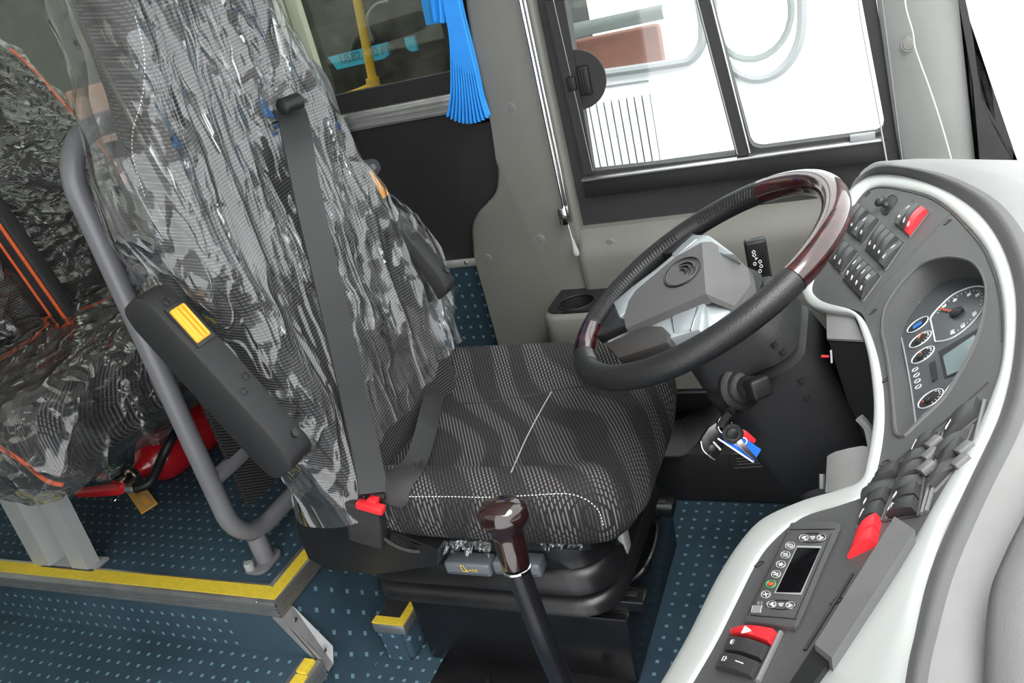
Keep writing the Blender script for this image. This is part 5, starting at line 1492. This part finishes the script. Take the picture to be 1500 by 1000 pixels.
for k, (x, y) in enumerate(((421, 243), (378, 327), (336, 414), (292, 504), (246, 594), (198, 690))):
    b_ = oval(x, y, 42, 32, rad(-14), 0.00045, 'green' if k == 4 else 'lightgrey', 'round_button', ac)
    if k == 0: glyph(x, y, [[(22 * math.cos(t), 16 * math.sin(t)) for t in [i * math.pi / 5 for i in range(11)]], [(0, -6), (0, 6)]], b_)
    elif k == 1: glyph(x, y, [[(-20, -12), (20, -14)], [(-20, 0), (20, -2)], [(-18, 12), (18, 10)]], b_)
    elif k == 2: glyph(x, y, [[(0, 0), (24 * math.cos(t), 18 * math.sin(t))] for t in [i * math.pi / 3 for i in range(6)]], b_)
    elif k == 3: glyph(x, y, [[(-22, o), (-8, o - 8), (6, o + 6), (22, o - 4)] for o in (-9, 8)], b_)
    elif k == 4: glyph(x, y, [[(-14, -8), (14, -8), (14, 10), (-14, 10), (-14, -8)], [(-10, 0), (10, 0)]], b_, 'needle', 0.001)
    else: glyph(x, y, [[(-26, 2), (26, -6)], [(-4, -20), (4, 20)]], b_)
for (xa, ya), (xb, yb) in (((545, 172), (708, 170)), ((250, 780), (424, 788))):
    pl2 = oval((xa + xb) / 2, (ya + yb) / 2, (xb - xa) / 2 + 52, 42, rad(1), 0.0004, 'recess', 'button_plate', ac)
    for x, y, sg in ((xa, ya, 1), (xb, yb, -1)):
        b_ = oval(x, y, 42, 30, rad(-14), 0.00045, 'lightgrey', 'arrow_button', ac)
        glyph(x, y, [[(12 * sg, -18), (-16 * sg, 0), (12 * sg, 16)], [(26 * sg, -14), (2 * sg, 0), (24 * sg, 14)]], b_)
    xm, ym = (xa + xb) / 2, (ya + yb) / 2
    glyph(xm, ym, [[(-22, -10), (20, -12)], [(-20, 2), (18, 0)], [(-8, 12), (8, 11)]], pl2)
glyph(118, 825, [[(-40, -30), (45, -30), (30, 30), (-50, 28), (-40, -30)]] + [[(-36, -20 + 10 * i), (36, -20 + 10 * i)] for i in range(5)], ac, 'lightgrey', 0.0005)
glyph(147, 770, [[(-18, -12), (16, -12), (14, 10), (-20, 10), (-18, -12)]], ac, 'lightgrey')

# ---- grey flaps hanging under the silver trim
fl1 = [ps(u, v, -0.01) for u, v in ((1213, 456), (1250, 459), (1268, 503), (1214, 500))]
g1 = mk('under_box', pr(fl1, (0.03, 0.0, -0.16)), 'board', dash, 0)
mk('box_lid', pr([p + V((-0.002, 0, 0.002)) for p in fl1], (0, 0, 0.003)), 'cowl_light', g1, 30)
fl2 = px_curve([(1210, 668), (1225, 660), (1262, 652), (1271, 656)], 2) + [(1271, 675), (1261, 706), (1230, 717), (1207, 722)]
mk('lower_flap', pr([ps(u, v, -0.018) for u, v in fl2], (0.02, 0.01, -0.014), 0.002), 'cowl_light', dash, 30)
cp = deep(1210, 522, 1.02)
mk('red_clip', tb([cp - right * 0.006, cp + right * 0.003], 0.0018, 6), 'redpaint', dash)
mk('hinge_pin', tb([cp + right * 0.006 - down * 0.008, cp + right * 0.007 + down * 0.008], 0.0013, 6), 'rubber', dash)
c2 = deep(1204, 705, 0.93)
mk('hinge_pin', tb([c2 - down * 0.008, c2 + down * 0.008], 0.003, 6), 'rubber', dash)
c3 = deep(1259, 612, 1.05)
mk('cable_end', tb(catmull([c3, c3 + right * 0.012 + down * 0.015, c3 + right * 0.018 + down * 0.05], 5), 0.006, 8), 'lightgrey', dash)

# ================================================================== curtain, curtain rod, cords
cur = thing('curtain', (-0.87, 1.70, 1.2), 'pleated bright blue curtain tied at the window edge', 'curtain')
YC = YW - 0.05
ltop = [(650, -60), (652, 0), (660, 50), (662, 95), (661, 135), (655, 165)]
rtop = [(668, -60), (675, 0), (691, 66), (700, 100), (709, 140), (718, 166)]
rows = []; NP = 11
Lc = px_curve(ltop, 6); Rc = px_curve(rtop, 6)
for i, ((lu, lv), (ru, rv)) in enumerate(zip(Lc, Rc)):
    s = i / (len(Lc) - 1); row = []
    for j in range(NP * 8 + 1):
        t = j / (NP * 8); ph = t * NP * 2 * math.pi
        dip = 13 * math.sin(math.pi * min(1, t * 0.95)) ** 0.8 * s ** 3
        p = at(lu + (ru - lu) * t, lv + (rv - lv) * t + dip, 1, YC)
        amp = 0.010 + 0.006 * s
        row.append(p + V((0.0035 * math.sin(2 * ph + 0.6), amp * (math.copysign(abs(math.sin(ph)) ** 0.8, math.sin(ph))), 0.0025 * s ** 6 * math.cos(ph))))
    rows.append(row)
topr = [p + V((0.0, 0.0, 0.35)) for p in rows[0]]
mk('pleats', lf([topr] + rows), 'blue', cur, 60)
mk('tie_band', pr([at(u, v, 1, YC - 0.004) for u, v in ((614, -30), (617, 3), (624, 37), (653, 33), (655, 0), (652, -30))], (0, 0.004, 0)), 'blue_dark', cur, 0)
mk('tie_fold', lf([[at(627 + 2 * k, -20, 1, YC - 0.008 - 0.004 * math.sin(k * 1.1)) for k in range(12)], [at(630 + 1.9 * k, 8, 1, YC - 0.009 - 0.004 * math.sin(k * 1.1)) for k in range(12)], [at(634 + 1.6 * k, 32 + k * 0.2, 1, YC - 0.01 - 0.004 * math.sin(k * 1.1)) for k in range(12)]]), 'blue', cur, 60)

rod = thing('curtain_rod', (-0.66, 1.70, 1.0), 'vertical chrome guide rod on the grey pillar with clip', 'rod')
YR = YW - 0.048
a, b = at(762, 0, 1, YR), at(831, 325, 1, YR)
mk('rod', tb([a + (a - b) * 1.2, b], 0.0042, 10), 'chrome', rod)
mk('rod', tb([a + (a - b) * 1.2 + V((0.009, 0, 0)), b + V((0.009, 0, 0))], 0.0028, 10), 'chrome', rod)
mk('rod_clip', obox(bmesh.new(), at(826, 316, 1, YR - 0.006), V((1, 0, 0)), V((0, 1, 0)), V((0, 0, 1)), 0.010, 0.009, 0.020, 0.003), 'chrome', rod)
cd1 = thing('blind_cord', (-0.64, 1.70, 0.6), 'thin pale pull cord with grey plastic handle by the pillar', 'cord')
mk('cord_line', tb([at(829, 318, 1, YR - 0.01), at(839, 352, 1, YR - 0.01)], 0.0012, 6), 'cord', cd1)
p0, p1 = at(838.5, 350, 1, YR - 0.01), at(845, 374, 1, YR - 0.01)
dd = (p1 - p0).normalized(); LL = (p1 - p0).length
mk('cord_handle', lt(p0, dd, [(0.003, 0), (0.004, LL * 0.15), (0.0045, LL * 0.3), (0.0075, LL * 0.75), (0.0078, LL * 0.9), (0.006, LL)], 14), 'lightgrey', cd1, 40)
cd2 = mk('sunshade_cord', tb(catmull([at(1322, -40, 1, YW - 0.085), at(1327, 10, 1, YW - 0.085), at(1337, 46, 1, YW - 0.085), at(1340, 68, 1, YW - 0.085), at(1348, 92, 1, YW - 0.085), at(1362, 130, 1, YW - 0.09), at(1380, 185, 1, YW - 0.10), at(1396, 242, 1, YW - 0.11)], 5), 0.0012, 6), 'cord')
tag(cd2, 'thin white cord hanging in front of the grey front pillar', 'cord')
cd3 = mk('guide_wire', tb([at(1253, -30, 1, YW - 0.03), at(1262, 35, 1, YW - 0.03), at(1290, 185, 1, YW - 0.03), at(1299, 236, 1, YW - 0.03)], 0.0016, 6), 'lightgrey')
tag(cd3, 'straight thin wire in front of the driver window front edge', 'wire')

# ================================================================== guard rail behind the seat
XR = -1.16
gr_ = thing('guard_rail', (XR, 0.97, ZP), 'grey tubular guard rail frame behind the driver seat', 'rail')
y0, y1, z0, z1, rr = 0.945, 1.69, 0.315, 1.125, 0.09
def arc(cy, cz, a0, a1, r=rr, n=7): return [V((XR, cy + r * math.cos(rad(a0 + (a1 - a0) * i / n)), cz + r * math.sin(rad(a0 + (a1 - a0) * i / n)))) for i in range(n + 1)]
pts = arc(y0 + rr, z0 + rr, 270, 180) + arc(y0 + rr, z1 - rr, 180, 90) + arc(y1 - rr, z1 - rr, 90, 0) + arc(y1 - rr, z0 + rr, 0, -90)
mk('frame_tube', tube(bmesh.new(), pts, 0.0185, 18, True), 'tube', gr_, 60)
for z in (0.475, 0.88):
    mk('cross_bar', tb([(XR, y0 + 0.01, z), (XR, y1 - 0.01, z)], 0.016, 14), 'tube', gr_)
mk('foam_grip', tb([(XR, 1.30, z1), (XR, 1.595, z1)], 0.026, 16), 'black', gr_, 40)
yf_ = at(388, 815, 0, XR).y
mk('foot_post', tb([(XR, yf_, z0), (XR, yf_, ZP + 0.006)], 0.019, 16), 'tube', gr_)
mk('foot_plate', pr([V((XR + a, yf_ + b, ZP + 0.001)) for a, b in rrect(-0.03, -0.045, 0.028, 0.03, 0.022, 5)], (0, 0, 0.007), 0.001), 'tube', gr_, 40)
mk('bolt', lt((XR - 0.012, yf_ - 0.034, ZP + 0.007), (0, 0, 1), [(0.010, 0), (0.010, 0.014), (0.008, 0.016)], 14), 'leg', gr_, 40)
mk('foot_post', tb([(XR, 1.6, z0), (XR, 1.6, ZP + 0.002)], 0.019, 16), 'tube', gr_)
mk('mesh_panel', bx((XR - 0.006, y0 + 0.055, z0 + 0.06), (XR + 0.006, y1 - 0.05, z1 - 0.1), 0.003), 'mesh_cloth', gr_)
# bracket tying the frame to the wall
c = at(543, 245, 1, YW - 0.004)
bm = bmesh.new(); prism(bm, [V((c.x + a, YW - 0.001, c.z + b)) for a, b in rrect(-0.026, -0.02, 0.026, 0.02, 0.018, 5)], (0, -0.008, 0))
mk('wall_bracket', bm, 'tube', gr_, 40)
mk('bracket_arm', tb([(c.x - 0.012, YW - 0.008, c.z), (XR, y1, c.z)], 0.014, 12), 'tube', gr_)
mk('bolt', lt((c.x + 0.010, YW - 0.009, c.z), (0, -1, 0), [(0.009, 0), (0.009, 0.006), (0.006, 0.008)], 12), 'leg', gr_, 40)

# ================================================================== passenger seats
pas = thing('passenger_seat', (-1.65, 1.25, ZP), 'dark passenger bench seat with orange piping on grey legs', 'seat')
cshape = lambda y0_: (lambda p: V((p.x, p.y, p.z + 0.02 * smoothstep(0.6, 0.68, p.z) * smoothstep(0.10, 0.2, abs(p.y - y0_)) - 0.03 * smoothstep(-1.46, -1.38, p.x) * smoothstep(0.6, 0.66, p.z))))
def pback(yc, z0_, z1_, nm, mat, off=0.0, dep=0.055, nz=30, nt=48, disp=None, t0=0, t1=2 * math.pi):
    tx = [(0.6, -1.84), (0.9, -1.93), (1.4, -2.10)]
    tw = [(0.6, 0.195), (0.8, 0.205), (1.05, 0.205), (1.2, 0.19), (1.4, 0.165)]
    return mk(nm, lf(shell(yc, tw, tx, dep, z0_, z1_, nz, nt, off, 0.12, 0.025, 0.75, t0, t1, disp)), mat, pas if disp is None else None, 80)
pb = {}
for k, yc in enumerate((1.06, 1.49)):
    c_ = mk('cushion', rbox((-1.62, yc, 0.60), (0.46, 0.42, 0.16), 0.055, 14, cshape(yc)), 'fabric', pas, 80)
    b_ = pback(yc, 0.60, 1.34, 'backrest', 'fabric_back')
    pb[k] = (c_, b_)
bvp = bvh_of(pb[1][1])
ptsw = [V((0, 0, 0))]
def side_pipe(yc, sgn):
    pts = []
    for i in range(25):
        z = 0.68 + (1.31 - 0.68) * i / 24
        w = lerp([(0.6, 0.195), (0.8, 0.205), (1.05, 0.205), (1.2, 0.19), (1.4, 0.165)], z) + 0.001
        if z > 1.22: w *= 0.75 + 0.25 * math.sqrt(max(0, 1 - ((z - 1.22) / 0.12) ** 2))
        x = lerp([(0.6, -1.84), (0.9, -1.93), (1.4, -2.10)], z) + 0.046
        pts.append(V((x, yc + sgn * w * 0.985, z)))
    return pts
for yc in (1.06, 1.49):
    for sg in (-1, 1):
        mk('piping', tb(side_pipe(yc, sg), 0.0045, 8), 'piping', pas)
    z_ = 0.70
    mk('piping', tb(catmull([(-1.815, yc - 0.19, z_), (-1.80, yc - 0.1, z_ - 0.012), (-1.80, yc + 0.1, z_ - 0.012), (-1.815, yc + 0.19, z_)], 5), 0.0045, 8), 'piping', pas)
mk('piping', tb(catmull([(-1.78, 0.848, 0.65), (-1.6, 0.846, 0.648), (-1.5, 0.846, 0.60), (-1.455, 0.849, 0.545), (-1.43, 0.86, 0.525)], 5), 0.0045, 8), 'piping', pas)
# raised armrest between the two seats
arm = mk('armrest', rbox((-1.80, 1.275, 0.86), (0.11, 0.055, 0.40), 0.026, 8, lambda p: V((p.x - 0.25 * (p.z - 0.7), p.y, p.z))), 'board', pas, 80)
for dx_ in (-0.02, 0.02):
    mk('piping', tb(catmull([(-1.80 + dx_ - 0.25 * (z - 0.7) + 0.03, 1.248, z) for z in (0.69, 0.75, 0.85, 0.95, 1.03)], 4), 0.004, 8), 'piping', arm)
mk('seat_pan', bx((-1.86, 0.87, 0.50), (-1.43, 1.70, 0.53), 0.006), 'board', pas)
mk('recliner_cover', lt((-1.80, 0.85, 0.55), (0, -1, 0), [(0.06, 0), (0.075, 0.004), (0.075, 0.016), (0.065, 0.022)], 28), 'tube', pas, 40)
# folded sheet-metal leg
lg = [(-1.765, 0), (-1.745, 0.0), (-1.712, 0.0), (-1.700, 0.035), (-1.655, 0.035), (-1.640, 0.0), (-1.602, 0.0), (-1.590, 0.0), (-1.587, 0.03), (-1.596, 0.03), (-1.600, 0.008), (-1.636, 0.008), (-1.650, 0.043), (-1.704, 0.043), (-1.718, 0.008), (-1.765, 0.008)]
bm = bmesh.new(); hz = 0.25
a_ = [V((x, 0.915 + y, ZP + 0.001)) for x, y in lg]
lean = V((0.014, 0.0, hz))
loft(bm, [a_, [p + lean for p in a_]], True, True)
mk('leg', bm, 'leg', pas, 25)
mk('foot', bx((-1.74, 0.91, ZP), (-1.572, 0.958, ZP + 0.006), 0.001), 'leg', pas, 30)
bm = bmesh.new(); a_ = [V((x, 1.64 + y, ZP + 0.001)) for x, y in lg]
loft(bm, [a_, [p + lean for p in a_]], True, True)
mk('leg', bm, 'leg', pas, 25)
# its film
def pdisp(p, s, t, n):
    r1 = max(0, 1 - abs(noise.noise(V((p.y * 9 + p.z * 5, p.z * 3 - p.y * 2, p.x * 4)))) * 3.2)
    d = noise.voronoi(V((p.x * 8, p.y * 9, p.z * 6)))[0]
    h = 0.016 * r1 ** 2 + 0.022 * min(0.5, d[1] - d[0])
    return p + n * (h + 0.006)
for k, yc in enumerate((1.06, 1.49)):
    f_ = pback(yc, 0.72, 1.38, 'plastic_cover', 'film_dark', 0.002, 0.062, 70, 90, pdisp, rad(-60), rad(240))
    tag(f_, ('clear plastic film over the aisle-side passenger backrest', 'clear plastic film over the window-side passenger backrest')[k], 'plastic cover')
def cfilm(p):
    d = noise.voronoi(V((p.x * 9, p.y * 8, p.z * 7)))[0]
    q = V((p.x * 5 - p.y * 5, p.y * 12 + p.x * 4, p.z * 4))
    h = 0.020 * min(0.5, d[1] - d[0]) + 0.014 * max(0, 1 - abs(noise.noise(q)) * 3) ** 2
    c = V((-1.62, 1.275, 0.60)); n = (p - c); n.x *= 0.4; n.y *= 0.3; n.normalize()
    q2 = p + n * (h + 0.004)
    q2.z -= 0.02 * smoothstep(0.58, 0.5, p.z) * noise.noise(V((p.y * 12, p.x * 12, 0)))
    q2.z += 0.02 * smoothstep(0.6, 0.68, p.z)
    return q2
f_ = mk('plastic_cover', rbox((-1.62, 1.275, 0.595), (0.50, 0.90, 0.19), 0.065, 70, cfilm), 'film_dark', None, 180)
tag(f_, 'crumpled clear plastic film over the passenger seat cushions', 'plastic cover')

# ================================================================== fire extinguisher lying under the passenger seat
ext = thing('fire_extinguisher', (-1.68, 1.25, ZP), 'red fire extinguisher lying on the floor behind the guard rail', 'extinguisher')
EX, EZ = -1.665, ZP + 0.072
AXD = V((0.10, 1, 0)).normalized()
E0 = V((EX, 1.20, EZ))
mk('body', lt(E0, AXD, [(0.018, -0.03), (0.022, -0.012), (0.034, 0.0), (0.054, 0.016), (0.066, 0.038), (0.070, 0.065), (0.070, 0.36), (0.060, 0.38), (0.02, 0.385)], 40), 'redpaint', ext, 40)
mk('valve', lt(E0, -AXD, [(0.016, 0.02), (0.019, 0.028), (0.019, 0.04), (0.014, 0.042), (0.014, 0.07)], 18), 'brass', ext, 40)
V0 = E0 - AXD * 0.06
gp = V0 + V((-0.004, -0.004, 0.026))
gg = mk('pressure_gauge', lt(gp - V((0, 0, 0.008)), V((0.1, -0.35, 0.9)), [(0.017, 0), (0.019, 0.003), (0.019, 0.012), (0.016, 0.013), (0.0155, 0.011)], 24), 'chrome', ext, 40)
mk('gauge_needle', obox(bmesh.new(), gp + V((0.001, -0.002, 0.004)), V((1, 0, 0)), V((0, 1, 0)), V((0, 0, 1)), 0.008, 0.0015, 0.001), 'recess', gg, 0)
H0 = V0 + V((0.0, -0.012, -0.012)); H1 = at(112, 722, 2, ZP + 0.035)
dv = (H1 - H0); up_ = V((0, 0, 1))
rows = []
for t, w, h in ((0.0, 0.012, 0.010), (0.1, 0.014, 0.012), (0.5, 0.014, 0.011), (0.9, 0.012, 0.009), (1.0, 0.006, 0.005)):
    c = H0 + dv * t; s_ = dv.cross(up_).normalized(); u_ = s_.cross(dv).normalized()
    rows.append([c + s_ * a * w / 0.01 + u_ * b * h / 0.01 for a, b in rrect(-0.01, -0.01, 0.01, 0.01, 0.005, 4)])
mk('carry_handle', lf(rows, True, True), 'red', ext, 50)
L1 = at(132, 692, 2, ZP + 0.075)
mk('squeeze_lever', tb(catmull([V0 + V((0, -0.008, 0.008)), V0.lerp(L1, 0.4) + V((0, 0, -0.006)), V0.lerp(L1, 0.8), L1], 5), 0.008, 8), 'redpaint', ext)
mk('hose_nut', lt(V0 + V((0.03, -0.015, -0.01)), V((1, 0.1, 0)), [(0.010, -0.012), (0.010, 0.008), (0.008, 0.010)], 6), 'tube', ext, 20)
ho = [V0 + V((0.04, -0.014, -0.01)), V0 + V((0.07, 0.01, -0.006)), at(238, 668, 2, ZP + 0.10), at(252, 640, 2, ZP + 0.13), at(266, 610, 2, ZP + 0.14), at(280, 585, 2, ZP + 0.13)]
mk('hose', tb(catmull(ho, 7), 0.0115, 12), 'black', ext)
mk('pull_ring', tb([at(170, 727, 2, ZP + 0.02) + V((0.009 * math.cos(t), 0.016 * math.sin(t), 0.004 * math.sin(t))) for t in [i * math.pi / 8 for i in range(16)]], 0.0014, 6, True), 'chrome', ext)
tg = [(187, 723), (193, 720), (195, 712), (199, 711), (206, 711), (210, 709), (231, 737), (207, 752)]
ZT_ = ZP + 0.012
tgo = mk('inspection_tag', pr([at(u, v, 2, ZT_) for u, v in tg], (0, 0, -0.002)), 'tag', ext, 0, label='orange inspection tag with dark print')
pp = lambda u, v: at(u, v, 2, ZT_ + 0.0006)
mk('tag_window', pr([pp(*q) for q in ((202, 730), (214, 722), (225, 737), (214, 744))], (0, 0, 0.0003)), 'lightgrey', tgo, 0)
mk('tag_window', pr([pp(*q) for q in ((204, 731), (213, 724.5), (223, 737), (214, 741.5))], (0, 0, 0.0006)), 'orange', tgo, 0)
for q0, q1 in (((196, 722), (206, 717)), ((197, 724.5), (209, 719)), ((199, 727), (209, 722))):
    mk('tag_print', tb([pp(*q0), pp(*q1)], 0.0006, 4), 'brownplate', tgo, 0)
mk('tag_string', tb([at(197, 715, 2, ZT_), at(195, 706, 2, ZT_ + 0.02), V0 + V((0.01, -0.01, 0))], 0.0012, 5), 'recess', tgo)
